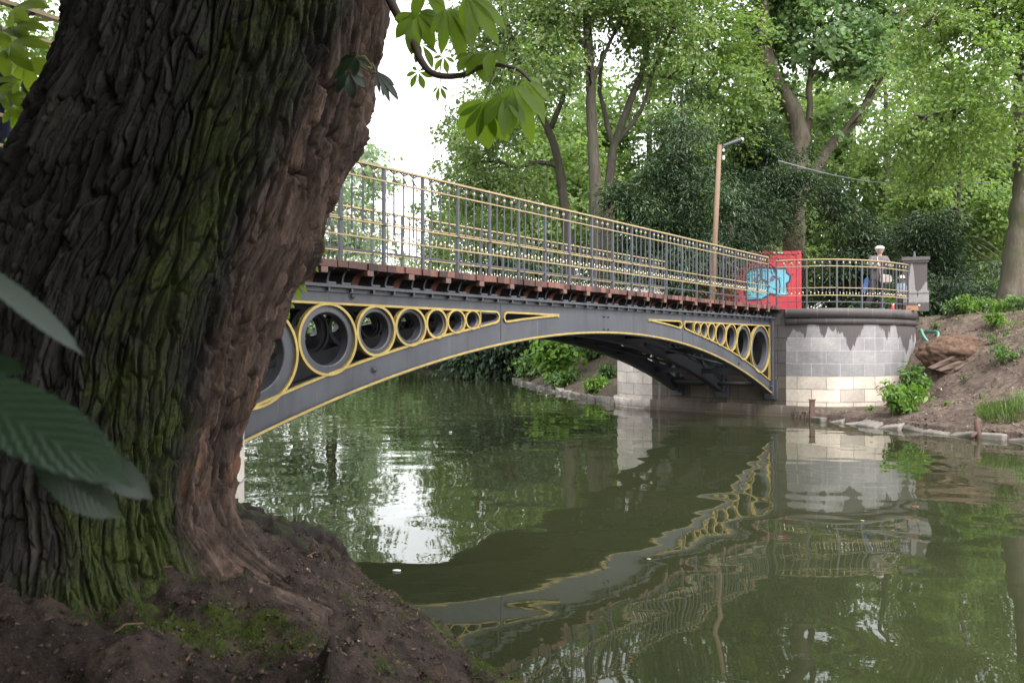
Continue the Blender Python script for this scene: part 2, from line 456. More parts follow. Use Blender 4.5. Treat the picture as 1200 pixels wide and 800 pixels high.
for s, z in ((-0.09, 2.20), (0.04, 2.20), (-0.09, 1.99), (0.04, 1.99), (-5.50, 2.285), (-5.17, 1.44), (6.3, 2.285), (5.6, 1.33)):
    big = z == 2.285 or z < 1.9
    r = 0.028 if big else 0.013
    b = MB(); b.ringlathe(s, z, [(0.0, -0.062), (r*0.6, -0.06), (r, -0.05), (r, -0.031)], 12)
    if big: b.ringlathe(s, z, [(r, -0.037), (r*1.7, -0.037), (r*1.7, -0.0305)], 14)
    b.build('bolt', M['darkgrey'], g1)
for s in (-2.815, 2.815):                       # joints of the castings
    MB().box(s - 0.006, s + 0.006, -0.034, -0.0305, arch(s) + 0.03, ZW - 0.06).build('casting_joint', M['darkgrey'], g1)
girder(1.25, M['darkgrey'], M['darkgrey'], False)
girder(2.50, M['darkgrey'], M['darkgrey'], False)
for s in (-6.4, -4.6, -2.8, -0.9, 0.9, 2.8, 4.6, 6.4):
    z = max(arch(abs(s)) + 0.16, 0.9)
    MB().box(s - 0.05, s + 0.05, 0.032, 1.218, z - 0.06, z + 0.06).box(s - 0.05, s + 0.05, 1.282, 2.468, z - 0.06, z + 0.06).build('cross_beam', M['darkgrey'], bridge)
for sg in (-1, 1):
    MB().tube([(sg*7.30, 0.04, 0.78), (sg*7.30, 2.46, 0.78)], 0.05, 8).tube([(sg*6.5, 0.05, 1.1), (sg*3.6, 1.2, 1.75)], 0.03, 6).tube([(sg*6.5, 1.3, 1.1), (sg*3.6, 2.45, 1.75)], 0.03, 6).build('tie_rod', M['darkgrey'], bridge)
# deck of cross planks
dk = MB(); s = -7.74; rr = random.Random(4)
while s < 7.74:
    w = 0.145 + rr.uniform(-0.004, 0.004); o = rr.uniform(-0.018, 0.012)
    dk.box(s, min(s + w - 0.006, 7.75), -0.215 + o, 2.70 - o, 2.578 + rr.uniform(-0.003, 0.003), 2.655 + rr.uniform(-0.002, 0.004)); s += w
dk.build('deck', M['plank'], bridge)
MB().box(-7.6, 7.6, 0.40, 0.50, ZW + 0.038, 2.574).box(-7.6, 7.6, 1.2, 1.3, ZW + 0.038, 2.574).box(-7.6, 7.6, 2.45, 2.55, ZW + 0.038, 2.574).build('deck_beam', M['shadewood'], bridge)
# brackets under the edge of the deck: two grey iron ribs and a red timber cove to each bay
def cove(wid, w0, w1, z0, z1, th, n=7, power=1.0):
    mb = MB(); top = []; bot = []
    for i in range(n):
        t = i / (n - 1) * math.pi / 2
        y = w0 + (w1 - w0) * (1 - math.cos(t)); z = z0 + (z1 - z0) * math.sin(t)
        top.append((y, z)); bot.append((y + th * math.cos(t), z - th * math.sin(t) * 0.6 ))
    vs = []
    for (y, z), (yb, zb) in zip(top, bot): vs += [(-wid/2, y, z), (wid/2, y, z), (wid/2, yb, zb + 0.0), (-wid/2, yb, zb)]
    fs = []
    for i in range(n - 1):
        for k in range(4):
            k2 = (k + 1) % 4; fs.append((i*4+k, i*4+k2, i*4+4+k2, i*4+4+k))
    fs += [(3,2,1,0), (n*4-4, n*4-3, n*4-2, n*4-1)]
    return mb.add(vs, fs)
ZL = ZW + 0.038
red = cove(0.10, 0.055, -0.165, ZL - 0.01, 2.570, 0.04).build('timber_bracket', M['redwood'], bridge)
blk = MB().box(-0.045, 0.045, -0.222, -0.150, 2.510, 2.576).build('bracket_end', M['rawwood'], red)
ib = cove(0.026, -0.03, -0.14, ZL, 2.574, 0.02)
ib.box(-0.075, 0.055, -0.112, -0.03, ZL + 0.001, ZL + 0.022)
iron = ib.build('iron_bracket', M['grey'], bridge)
POST0, BAY = -7.634, 0.648
first = True
for k in range(24):
    s = POST0 + k * BAY + 0.30
    if s > 7.5: break
    for proto, ds in ((red, 0.0), (iron, 0.19), (iron, 0.40)):
        if s + ds > 7.55: continue
        if proto is red:
            o = proto if k == 0 else copy_tree(proto); o.location = (s, 0, 0)
        else:
            o = proto if (first) else copy_tree(proto); first = False
            o.location = (s + ds - (0.0), 0, 0)

# ------------------------------------------------------------------ railings
RZ = dict(top=1.165, second=1.005, third=0.49, fourth=0.31, grey=0.155)
def railing(root, path, knob_mat, post_at, balusters, plain_knob=False, slope=None):
    """path(d) -> (point, direction) along the foot of the railing, in the root's frame"""
    d0, d1 = post_at[0], post_at[-1]
    n = max(2, int((d1 - d0) / 0.12)) if path.curved else 2
    line = [path(d0 + (d1 - d0) * i / (n - 1))[0] for i in range(n)]
    def bar(name, z, w, h, mt):
        mb = MB(); vs = []
        for i, p in enumerate(line):
            dd = path(d0 + (d1 - d0) * i / (n - 1))[1]; nn = Vector((-dd.y, dd.x, 0))
            for a, b in ((-1, -1), (1, -1), (1, 1), (-1, 1)):
                q = p + nn * (a * w / 2); vs.append((q.x, q.y, q.z + z + b * h / 2))
        fs = [(i*4+k, i*4+(k+1) % 4, i*4+4+(k+1) % 4, i*4+4+k) for i in range(n-1) for k in range(4)] + [(3,2,1,0), (n*4-4, n*4-3, n*4-2, n*4-1)]
        mb.add(vs, fs); return mb.build(name, mt, root)
    bar('top_rail', RZ['top'], 0.050, 0.024, M['goldrail'])
    bar('gilt_rail', RZ['second'], 0.034, 0.0165, M['goldrail'])
    bar('gilt_rail', RZ['third'], 0.034, 0.0165, M['goldrail'])
    bar('gilt_rail', RZ['fourth'], 0.034, 0.0165, M['goldrail'])
    bar('foot_rail', RZ['grey'], 0.022, 0.022, M['grey'])
    pm = MB().box(-0.019, 0.019, -0.016, 0.016, -0.02, RZ['top'] - 0.014)
    pm.lathe((0, 0, RZ['third']), [(0.02, -0.022), (0.030, -0.012), (0.030, 0.012), (0.02, 0.022)], 8)
    post = pm.build('post', M['grey'], root)
    bm_ = MB(); zf, zt = RZ['fourth'] + 0.045, RZ['top'] - 0.014
    bm_.tube([(0, 0, zf), (0, 0, zt)], 0.011, 6)
    bal = bm_.build('baluster', M['grey'], root)
    kb = MB(); zc = (RZ['top'] + RZ['second']) / 2 + 0.005
    kb.lathe((0, 0, zc), [(0.010, -0.024), (0.018, -0.012), (0.020, 0.0), (0.018, 0.012), (0.010, 0.024)], 8)
    fb = MB().lathe((0, 0, zf), [(0.0, -0.028), (0.012, -0.022), (0.020, -0.006), (0.014, 0.012), (0.009, 0.03)], 8)
    kb.build('collar', knob_mat, bal); fb.build('finial', knob_mat, bal)
    sc = MB()                                     # the little forked scrolls under the top rail
    for sg in (-1, 1):
        sc.tube([(0, 0, zc + 0.03), (sg * 0.022, 0, zc + 0.040), (sg * 0.068, 0, zc + 0.064)], [0.012, 0.010, 0.007], 5)
    sc.tube([(0, 0, zc - 0.02), (0, 0, RZ['second'] + 0.012)], [0.014, 0.012], 6).tube([(0, 0, RZ['second'] + 0.070), (0.022, 0, RZ['second'] + 0.04), (0.058, 0, RZ['second'] + 0.012)], [0.012, 0.010, 0.007], 5)
    scr = sc.build('scroll', M['grey'], bal)
    sp = MB().tube([(0, 0, RZ['fourth'] + 0.011), (0, 0, RZ['fourth'] + 0.062)], 0.0065, 5)
    sp.lathe((0, 0, RZ['fourth'] + 0.066), [(0.0, 0.026), (0.012, 0.006), (0.008, -0.008), (0, -0.012)], 7)
    spike = sp.build('spike', knob_mat, root)
    used = {}
    def place(proto, d):
        p, dd = path(d)
        o = proto if proto.name not in used else copy_tree(proto); used[proto.name] = 1
        o.location = p; o.rotation_euler = (0, 0, math.atan2(dd.y, dd.x)); return o
    for d in post_at: place(post, d)
    for a, b in zip(post_at, post_at[1:]):
        for k in range(1, balusters + 1): place(bal, a + (b - a) * k / (balusters + 1))
        for k in range(balusters + 1): place(spike, a + (b - a) * (k + 0.5) / (balusters + 1))
class Straight:
    curved = False
    def __init__(s, W): s.W = W
    def __call__(s, d): return Vector((d, s.W, 0)), Vector((1, 0, 0))
class Curved:
    curved = True
    def __init__(s, pts):
        s.p = pts; s.L = [0]
        for a, b in zip(pts, pts[1:]): s.L.append(s.L[-1] + (b - a).length)
    def __call__(s, d):
        i = 0
        while i < len(s.L) - 2 and s.L[i+1] < d: i += 1
        t = (d - s.L[i]) / max(1e-9, s.L[i+1] - s.L[i])
        return s.p[i].lerp(s.p[i+1], t), (s.p[i+1] - s.p[i]).normalized()
DECK = 2.657
rn = empty('iron_railing', (BX, BY, DECK), BROT, 'dark iron railing with gilded bars along the near edge of the footbridge deck', 'railing', 'iron railings with gilded bars')
railing(rn, Straight(-0.06), M['silver'], [POST0 + k * BAY for k in range(24)], 3)
rf = empty('iron_railing', (BX, BY, DECK), BROT, 'gilded dark iron railing on the far edge of the footbridge deck, behind the near one', 'railing', 'iron railings with gilded bars')
railing(rf, Straight(2.33), M['silver'], [POST0 + k * BAY for k in range(23)], 3)

# ------------------------------------------------------------------ abutments
PAVE = 2.60
def wall_strip(name, path, z0, z1, mt, parent, origin, side, uoff=0.0, off=0.0, thick=None):
    """a wall face along a plan path; side +1: its outside is to the right of the path"""
    pts = [Vector((p.x, p.y, 0)) for p in path]; n = len(pts)
    nr = []
    for i in range(n):
        d = pts[min(i+1, n-1)] - pts[max(i-1, 0)]; d.normalize(); nr.append(Vector((d.y, -d.x, 0)) * side)
    u = [0]
    for a, b in zip(pts, pts[1:]): u.append(u[-1] + (b - a).length)
    V = []; UV = []; rows = [z0, z1]
    prof = [(off, z0), (off, z1)] if thick is None else [(off - thick, z0), (off, z0), (off, z1 - 0.012), (off - 0.012, z1), (off - thick, z1)]
    for i in range(n):
        for o_, z in prof:
            q = pts[i] + nr[i] * o_; V.append((q.x - origin[0], q.y - origin[1], z - origin[2])); UV.append((u[i] + uoff, z - 0.98))
    F = grid_faces(n, len(prof))
    if side > 0: F = F[:, ::-1]
    me = np_mesh(name, np.array(V), F, mt, uv=np.array(UV))
    return link(name, me, parent)
def abutment(front, back, label, side, mats, split_at):
    o = (front[0].x, front[0].y, 0)
    root = empty('stone_abutment', o, 0, label, 'abutment')
    inner, face = front[:split_at + 1], front[split_at:]
    wall_strip('inner_wall', inner, -0.5, 2.572, mats[0], root, o, side)
    wall_strip('face_wall', face, -0.5, 2.56, mats[1], root, o, side, 0.4)
    wall_strip('plinth', front, -0.5, 0.27, mats[2], root, o, side, 0.2, 0.13, 0.3)
    wall_strip('moulding', face, 2.222, 2.37, M['coping'], root, o, side, 0.1, 0.03, 0.3)
    wall_strip('coping', face, 2.385, PAVE, M['coping'], root, o, side, 0.3, 0.075, 0.45)
    poly = [(p.x - o[0], p.y - o[1], PAVE - 0.012) for p in face] + [(p.x - o[0], p.y - o[1], PAVE - 0.012) for p in back]
    mb = MB(); n = len(poly)
    mb.add(poly, [tuple(range(n)) if side > 0 else tuple(range(n))[::-1]])
    mb.build('paving', M['paving'], root)
    return root
M['paving'] = plain('grey_paving', (0.24, 0.225, 0.205), 0.8, 0, 0.4, 3, 0.2, 30)
balc = resample(catmull([B(7.75, -0.33), Vector((7.15, 18.93, 0)), Vector((7.85, 18.83, 0)), Vector((8.9, 19.2, 0)), Vector((9.9, 19.95, 0)), Vector((10.45, 20.6, 0))], 10), 0.12)
near_R = resample([B(7.75, 3.3), B(7.75, -0.33)], 0.3); k0 = len(near_R) - 1
near_R = near_R + balc[1:]
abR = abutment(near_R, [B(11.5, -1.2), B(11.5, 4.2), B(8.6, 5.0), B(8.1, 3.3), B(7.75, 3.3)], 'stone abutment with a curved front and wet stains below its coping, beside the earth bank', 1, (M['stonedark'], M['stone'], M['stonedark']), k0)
# white wing of the same abutment beyond the bridge
wing = resample(catmull([B(7.75, 3.28), B(7.80, 3.9), B(8.15, 4.5), B(8.8, 5.0), B(9.8, 5.3)], 8), 0.15)
wo = (wing[0].x, wing[0].y, 0)
wr = empty('stone_wing_wall', wo, 0, 'pale sandstone wing wall curving away under the far side of the bridge', 'wall')
wall_strip('face_wall', wing, -0.5, 2.22, M['stonepale'], wr, wo, -1, 0.3)
wall_strip('plinth', wing, -0.5, 0.25, M['stonepale'], wr, wo, -1, 0.0, 0.12, 0.3)
wall_strip('coping', wing, 2.222, PAVE - 0.015, M['coping'], wr, wo, -1, 0.0, 0.1, 0.4)
# near (left) abutment, mostly behind the chestnut trunk
lf = catmull([B(-7.75, -1.36), B(-8.05, -1.72), B(-8.6, -1.86), B(-9.6, -1.92), B(-11.0, -2.0)], 8)
near_L = resample([B(-7.75, 3.3), B(-7.75, -1.36)], 0.3); k1 = len(near_L) - 1
near_L = near_L + resample(lf, 0.12)[1:]
abL = abutment(near_L, [B(-11.5, -1.0), B(-11.5, 4.0), B(-7.75, 3.3)], 'pale stone abutment just visible past the right side of the big leaning trunk', -1, (M['stonepale'], M['stonepale'], M['stonepale']), k1)

rb_pts = resample(catmull([B(7.62, -0.08), Vector((7.0, 19.02, 0)), Vector((7.7, 18.93, 0)), Vector((8.8, 19.28, 0)), Vector((9.75, 19.98, 0)), Vector((10.12, 20.32, 0))], 10), 0.08)
rb0 = rb_pts[0]
rb = empty('iron_railing', (rb0.x, rb0.y, PAVE + 0.002), 0, 'curved iron railing with gilded bars on the far stone abutment, ending at the stone pillar', 'railing', 'iron railings with gilded bars')
cp = Curved([p - rb0 for p in rb_pts]); nb = 6
railing(rb, cp, M['silver'], [0.06 + (cp.L[-1] - 0.1) * k / nb for k in range(nb + 1)], 3)
lb_pts = resample(catmull([B(-7.68, -0.08), B(-7.9, -1.2), B(-8.25, -1.55), B(-8.9, -1.72), B(-10.0, -1.8), B(-11.2, -1.85)], 10), 0.08)
lb0 = lb_pts[0]
lb = empty('iron_railing', (lb0.x, lb0.y, PAVE + 0.002), 0, 'nearest iron railing with gilded bars, seen in the top corner left of the leaning trunk', 'railing', 'iron railings with gilded bars')
cl_ = Curved([p - lb0 for p in lb_pts])
railing(lb, cl_, M['silver'], [0.06 + (cl_.L[-1] - 0.1) * k / 7 for k in range(8)], 1)
# ------------------------------------------------------------------ ground, banks, water
def v2(p): return (p[0], p[1])
POND = [(16, -9), (4, -5), (2.3, -0.4), (1.15, 2.0), (-0.07, 4.05), (-0.75, 5.2), (-1.36, 6.2), (-1.9, 6.62),
        v2(B(-7.7, -1.36)), v2(B(-7.75, 3.3)), v2(B(-8.6, 4.8)), (-11, 13), (-18, 24), (-24, 40), (-22, 56), (-10, 64), (0, 62), (5, 55), (3.0, 47), (0.2, 40), (0.25, 37.5),
        (0.9, 33.5), (1.7, 29.5), (2.7, 25.3), (3.1, 23.6), v2(B(8.3, 4.6)), v2(B(7.8, 3.3)), v2(B(7.72, 0.0)), v2(B(7.7, -0.35)), (6.9, 18.55), (7.3, 17.7), (7.75, 16.7), (8.3, 15.55), (9.2, 14.25), (10.3, 12.6), (12.5, 9), (16, 4), (19, -4)]
PP = np.array(POND)
def pond_sd(X, Y):
    """distance to the shore, positive on land"""
    x, y = X.ravel(), Y.ravel(); best = np.full(x.shape, 1e9); ins = np.zeros(x.shape, bool)
    for i in range(len(PP)):
        a, b = PP[i], PP[(i + 1) % len(PP)]; ab = b - a
        t = np.clip(((x - a[0]) * ab[0] + (y - a[1]) * ab[1]) / (ab @ ab), 0, 1)
        best = np.minimum(best, np.hypot(x - a[0] - t * ab[0], y - a[1] - t * ab[1]))
        c = ((a[1] > y) != (b[1] > y))
        with np.errstate(divide='ignore', invalid='ignore'):
            xi = a[0] + (y - a[1]) * ab[0] / (ab[1] if ab[1] else 1e-9)
        ins ^= c & (x < xi)
    return np.where(ins, -best, best).reshape(X.shape)
def land(X, Y):
    """height of the ground without its small roughness"""
    d = pond_sd(X, Y)
    S = (X - BX) * UX + (Y - BY) * UY; W = -(X - BX) * UY + (Y - BY) * UX
    near = sstep(-0.6, -2.6, W) * sstep(-3.0, -6.0, S) if True else 0
    near = np.maximum(near, sstep(6.0, 3.0, Y))
    dd = np.maximum(d, 0)
    zn = 0.05 + 0.52 * np.minimum(dd, 1.3) + 0.10 * np.maximum(dd - 1.3, 0)
    zn = np.minimum(zn, 1.1)
    Lb = 5.4
    t = np.clip(dd / Lb, 0, 1)
    rise = (0.75 * t + 0.25 * t * t * (3 - 2 * t))
    # in front of the right abutment the soil lies low and climbs to the right
    front = sstep(0.6, -0.4, W) * sstep(6.5, 8.0, S)
    climb = sstep(8.3, 10.9, X)
    zf = 0.14 + 2.36 * rise
    zf = zf * (1 - front) + (0.16 + (zf - 0.16) * climb) * front
    zl = zn * near + zf * (1 - near)
    bed = -0.12 - 0.28 * np.minimum(-np.minimum(d, 0), 4.0)
    return np.where(d > 0, zl, bed), d

def soil(name, base, dark, litter, moss=None, mossamt=0.0, scale=1.0, green=0.0):
    m = N(name); co = m.coord('Object')
    a = m.noise(co, 1.3 * scale, 6, 0.65); b = m.noise(co, 9 * scale, 6, 0.7); c = m.noise(co, 45 * scale, 5, 0.7)
    k = m.mix(m.ramp(a, [(0.35, 0.0), (0.65, 1.0)]), dark, base)
    k = m.mix(1.0, k, m.ramp(b, [(0.3, 0.42), (0.7, 1.45)]), 'MULTIPLY')
    k = m.mix(m.math('MULTIPLY', m.ramp(c, [(0.60, 0.0), (0.66, 1.0)]), 0.5), k, litter)
    vo = m.n('TexVoronoi'); vo.inputs['Scale'].default_value = 60 * scale; m.l(co, vo.inputs['Vector'])
    k = m.mix(m.math('MULTIPLY', m.ramp(vo.outputs['Distance'], [(0.10, 1.0), (0.16, 0.0)]), 0.35), k, litter)
    if moss:
        mm = m.n('Attribute', attribute_name='moss').outputs['Fac']
        f = m.math('MULTIPLY_ADD', m.math('SUBTRACT', m.noise(co, 7.5, 8, 0.78), 0.5), 3.6, mm)
        f = m.ramp(f, [(0.50, 0.0), (0.72, 1.0)])
        mc = m.mix(m.noise(co, 60, 3, 0.6), (moss[0] * 0.45, moss[1] * 0.5, moss[2] * 0.5), (moss[0] * 1.5, moss[1] * 1.4, moss[2]))
        k = m.mix(m.math('MULTIPLY', f, mossamt), k, mc)
    h = m.math('ADD', m.math('MULTIPLY', b, 0.7), m.math('MULTIPLY', c, 0.7))
    return m.done(m.principled(k, 0.9, 0, 0.2, m.bump(h, 1.0, 0.04)))
M['ground'] = soil('park_soil', (0.11, 0.085, 0.065), (0.06, 0.05, 0.035), (0.16, 0.125, 0.09), (0.07, 0.10, 0.03), 0.0)
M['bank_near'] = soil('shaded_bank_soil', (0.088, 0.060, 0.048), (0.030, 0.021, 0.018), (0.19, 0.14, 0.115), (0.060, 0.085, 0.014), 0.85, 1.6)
M['bank_far'] = soil('dry_bank_soil', (0.148, 0.110, 0.088), (0.078, 0.058, 0.046), (0.30, 0.24, 0.205), (0.055, 0.075, 0.022), 0.6, 0.9)

def axis(lo, hi, step, far):
    core = list(np.arange(lo, hi + 1e-6, step)); a, s = [], step
    x = lo
    while x > -far: s *= 1.5; x -= s; a.append(x)
    b = []; s = step; x = hi
    while x < far: s *= 1.5; x += s; b.append(x)
    return np.array(a[::-1] + core + b)
xs, ys = axis(-40, 40, 0.5, 420), axis(-14, 84, 0.5, 420)
GX, GY = np.meshgrid(xs, ys, indexing='ij')
GZ, GD = land(GX, GY)
GZ = GZ + np.where(GD > 0.4, 0.07 * fbm(np.stack([GX.ravel() * 0.8, GY.ravel() * 0.8, GX.ravel() * 0], 1)).reshape(GX.shape), 0)
NB = (-3.7, 1.6, 0.6, 7.0)       # x0 x1 y0 y1 of the near bank sheet
RBK = (6.3, 15.5, 11.0, 24.5)    # the far right bank sheet
for x0, x1, y0, y1 in (NB, RBK):
    m_ = (GX > x0 - 0.3) & (GX < x1 + 0.3) & (GY > y0 - 0.3) & (GY < y1 + 0.3); GZ = np.where(m_, GZ - 0.35, GZ)
me = np_mesh('ground', np.stack([GX, GY, GZ], -1).reshape(-1, 3), grid_faces(len(xs), len(ys)), M['ground'], True, attrs={'moss': np.zeros(GX.size)})
tag(link('ground', me), kind='structure')

def rough_patch(name, ext, step, mt, extra, mossf):
    x0, x1, y0, y1 = ext
    ax, ay = np.arange(x0, x1, step), np.arange(y0, y1, step)
    X, Y = np.meshgrid(ax, ay, indexing='ij'); Z, D = land(X, Y)
    P = np.stack([X.ravel(), Y.ravel(), 0 * X.ravel()], 1)
    Z = Z + extra(X, Y, D, P)
    me = np_mesh(name, np.stack([X, Y, Z], -1).reshape(-1, 3), grid_faces(len(ax), len(ay)), mt, True, attrs={'moss': mossf(X, Y, D, Z, P).ravel()})
    o = link(name, me); tag(o, kind='structure'); return o
def near_extra(X, Y, D, P):
    lump = 0.09 * fbm(P * 1.7, 3).reshape(X.shape) + 0.05 * fbm(P * 5, 4).reshape(X.shape) + 0.024 * fbm(P * 14, 4).reshape(X.shape) + 0.011 * fbm(P * 42, 3).reshape(X.shape)
    ridge = (1 - np.abs(fbm(P * np.array([2.2, 1.4, 1]) + 3.7, 3).reshape(X.shape)) * 3.2); ridge = np.clip(ridge, 0, 1) ** 2 * 0.07
    # the hump by the abutment and the cut lip of the bank
    hump = 0.05 * np.exp(-(((X + 2.05) / 0.55) ** 2 + ((Y - 5.9) / 0.75) ** 2))
    w = sstep(-0.05, 0.25, D)
    step2 = 0.05 * fbm(P * np.array([6, 3, 1]) + 20, 4).reshape(X.shape) * sstep(0.9, 0.2, D); return (lump * 1.25 + ridge + hump + step2) * w + 0.05 * sstep(-0.02, 0.12, D)
def near_moss(X, Y, D, Z, P):
    a = sstep(0.35, 0.05, np.abs(D - 0.22)) * sstep(5.4, 4.2, Y) * 0.52
    b = 0.72 * np.exp(-(((X + 1.0) / 0.5) ** 2 + ((Y - 2.65) / 0.30) ** 2))
    c = 0.45 * np.exp(-(((X + 1.65) / 0.35) ** 2 + ((Y - 5.0) / 0.3) ** 2))
    return np.maximum(np.maximum(a, b), c) * sstep(-0.03, 0.08, D)
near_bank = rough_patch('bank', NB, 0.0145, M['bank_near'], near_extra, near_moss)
def at_mound(X, Y):
    return np.exp(-(((X - 10.55) / 1.25) ** 2 + ((Y - 18.75) / 0.75) ** 2))
def far_extra(X, Y, D, P):
    w = sstep(0.0, 0.5, D)
    r = 0.10 * fbm(P * 0.9, 4).reshape(X.shape) + 0.06 * fbm(P * 3.2, 4).reshape(X.shape) + 0.03 * fbm(P * 9, 3).reshape(X.shape)
    step_ = 0.10 * np.sin(np.clip((D - 1.0), 0, 9) * 3.1 + 1.5 * fbm(P * 0.7, 2).reshape(X.shape)) * sstep(0.6, 1.4, D)
    hole = -1.0 * np.exp(-((((X - 10.42) / 0.27) ** 2 + ((Y - 19.85) / 0.40) ** 2) ** 2))
    return (r + step_ * 0.4) * w + hole
right_bank = rough_patch('bank', RBK, 0.045, M['bank_far'], far_extra, lambda X, Y, D, Z, P: sstep(2.1, 2.6, Z) * 0.75 + 0.25 * sstep(12, 14.5, X))

# water: a clear skin over silty brown-green depth
m = N('pond_water'); co = m.coord('Object')
ra = m.noise(m.mapping(co, (0.85, 0.95, 1), (0, 0, 0), (0, 0, 0.5)), 1.0, 1, 0.5, 0.3)
rb_ = m.noise(m.mapping(co, (2.4, 3.4, 1)), 1.0, 2, 0.5, 0.3)
rc = m.noise(m.mapping(co, (5.0, 11.0, 1)), 1.0, 3, 0.55)
patch = m.ramp(m.noise(co, 0.16, 3, 0.5), [(0.38, 0.25), (0.62, 1.0)])
h = m.math('ADD', m.math('MULTIPLY', ra, 0.042), m.math('MULTIPLY', rb_, 0.0016))
h = m.math('ADD', h, m.math('MULTIPLY', m.math('MULTIPLY', rc, 0.0006), patch))
nrm = m.bump(h, 1.0, 0.42)
df = m.n('BsdfDiffuse'); m.l(m.ramp(m.noise(co, 0.5, 3, 0.5), [(0.3, (0.032, 0.039, 0.018)), (0.7, (0.040, 0.046, 0.022))]), df.inputs['Color'])
tr = m.n('BsdfTransparent'); tr.inputs['Color'].default_value = (0.42, 0.36, 0.21, 1)
dm = m.n('MixShader'); dm.inputs[0].default_value = 0.36; m.l(df.outputs[0], dm.inputs[1]); m.l(tr.outputs[0], dm.inputs[2])
gl = m.n('BsdfGlossy'); gl.inputs['Roughness'].default_value = 0.0; gl.inputs['Color'].default_value = (1, 1, 1, 1); m.l(nrm, gl.inputs['Normal'])
fr = m.n('Fresnel'); fr.inputs['IOR'].default_value = 1.34; m.l(nrm, fr.inputs['Normal'])
wx = m.n('MixShader'); m.l(m.math('MULTIPLY', fr.outputs[0], 1.0, clamp=True), wx.inputs[0]); m.l(dm.outputs[0], wx.inputs[1]); m.l(gl.outputs[0], wx.inputs[2])
M['water'] = m.done(wx)
wv = MB(); wv.add([(x, y, 0) for x, y in [(-60, -14), (45, -14), (45, 80), (-60, 80)]], [(0, 1, 2, 3)])
# only as large as the pond: the ground rises through it all round
tag(wv.build('water', M['water']), kind='structure')

# edging stones along the foot of the banks
M['kerbstone'] = plain('edging_stone', (0.20, 0.178, 0.16), 0.85, 0, 0.75, 5, 0.6, 25, 0.3, (0.075, 0.06, 0.045), island=0.5)
def edging(pts, seed, wet=0.0, hgt=0.13, size=0.55):
    rr = random.Random(seed); line = resample([Vector((x, y, 0)) for x, y in pts], size); mb = MB()
    for a, b in zip(line, line[1:]):
        d = (b - a); L = d.length; d.normalize(); n = Vector((-d.y, d.x, 0)); c = (a + b) / 2 + n * rr.uniform(-0.07, 0.05)
        hh = hgt * rr.uniform(0.45, 1.1); w = rr.uniform(0.10, 0.20)
        tl = rr.uniform(-0.16, 0.16)
        ax = d * (L / 2 - rr.uniform(0.006, 0.03)) + Vector((0, 0, tl * 0.3))
        mb.obox(c + Vector((0, 0, hh / 2 - 0.10)), ax, n * w + Vector((0, 0, rr.uniform(-0.01, 0.07))), Vector((0, 0, hh / 2 + 0.10)) + n * rr.uniform(-0.02, 0.02))
    o = mb.build('kerb', M['kerbstone']); tag(o, kind='structure')
    bv = o.modifiers.new('bevel', 'BEVEL'); bv.width = 0.03; bv.segments = 2
    return o
edging([(6.95, 18.5), (7.3, 17.68), (7.75, 16.68), (8.3, 15.53), (9.2, 14.23), (10.3, 12.6), (11.5, 10.7)], 3, hgt=0.10, size=0.5)
edging([v2(B(8.25, 4.65)), (3.05, 23.7), (2.7, 25.2), (1.7, 29.4), (0.9, 33.4), (0.25, 37.4), (0.2, 39.5)], 5, hgt=0.13, size=0.6)

# ------------------------------------------------------------------ overcast daylight
world = bpy.data.worlds.new('World'); scene.world = world; world.use_nodes = True
nt = world.node_tree; nt.nodes.clear()
sky = nt.nodes.new('ShaderNodeTexSky'); sky.sky_type = 'NISHITA'; sky.sun_disc = False
SUN_EL, SUN_AZ = rad(52), rad(150)          # azimuth clockwise from north (+Y)
sky.sun_elevation = SUN_EL; sky.sun_rotation = SUN_AZ
sky.air_density = 1.6; sky.dust_density = 1.5; sky.ozone_density = 1.0
hs = nt.nodes.new('ShaderNodeHueSaturation'); hs.inputs['Saturation'].default_value = 0.14
hs.inputs['Value'].default_value = 1.0
bg = nt.nodes.new('ShaderNodeBackground'); bg.inputs['Strength'].default_value = 0.15
wo_ = nt.nodes.new('ShaderNodeOutputWorld')
nt.links.new(sky.outputs[0], hs.inputs['Color']); nt.links.new(hs.outputs[0], bg.inputs['Color']); nt.links.new(bg.outputs[0], wo_.inputs[0])
sl = bpy.data.lights.new('sun', 'SUN'); sl.energy = 1.3; sl.angle = rad(18); sl.color = (1.0, 0.96, 0.9)
so = bpy.data.objects.new('sun', sl); col.objects.link(so)
sd = Vector((math.sin(SUN_AZ) * math.cos(SUN_EL), math.cos(SUN_AZ) * math.cos(SUN_EL), math.sin(SUN_EL)))
so.rotation_euler = sd.to_track_quat('Z', 'Y').to_euler(); so.location = sd * 60

cam = bpy.data.cameras.new('camera'); cam.lens = 28.0; cam.sensor_width = 36.0; cam.clip_start = 0.05; cam.clip_end = 1500
cam.dof.use_dof = True; cam.dof.focus_distance = 11.0; cam.dof.aperture_fstop = 7.0
co_ = bpy.data.objects.new('camera', cam); col.objects.link(co_); co_.location = (0, 0, CAM_H); co_.rotation_euler = (rad(90.25), 0, 0)
scene.camera = co_
scene.view_settings.view_transform = 'Standard'; scene.view_settings.look = 'None'; scene.view_settings.gamma = 1.0
scene.view_settings.use_curve_mapping = False; scene.view_settings.exposure = 2.0
scene.render.film_transparent = False
cy = scene.cycles
cy.max_bounces = 10; cy.diffuse_bounces = 5; cy.glossy_bounces = 3; cy.transmission_bounces = 6; cy.transparent_max_bounces = 6
cy.caustics_reflective = False; cy.caustics_refractive = False; cy.use_denoising = True
cy.sample_clamp_indirect = 6.0

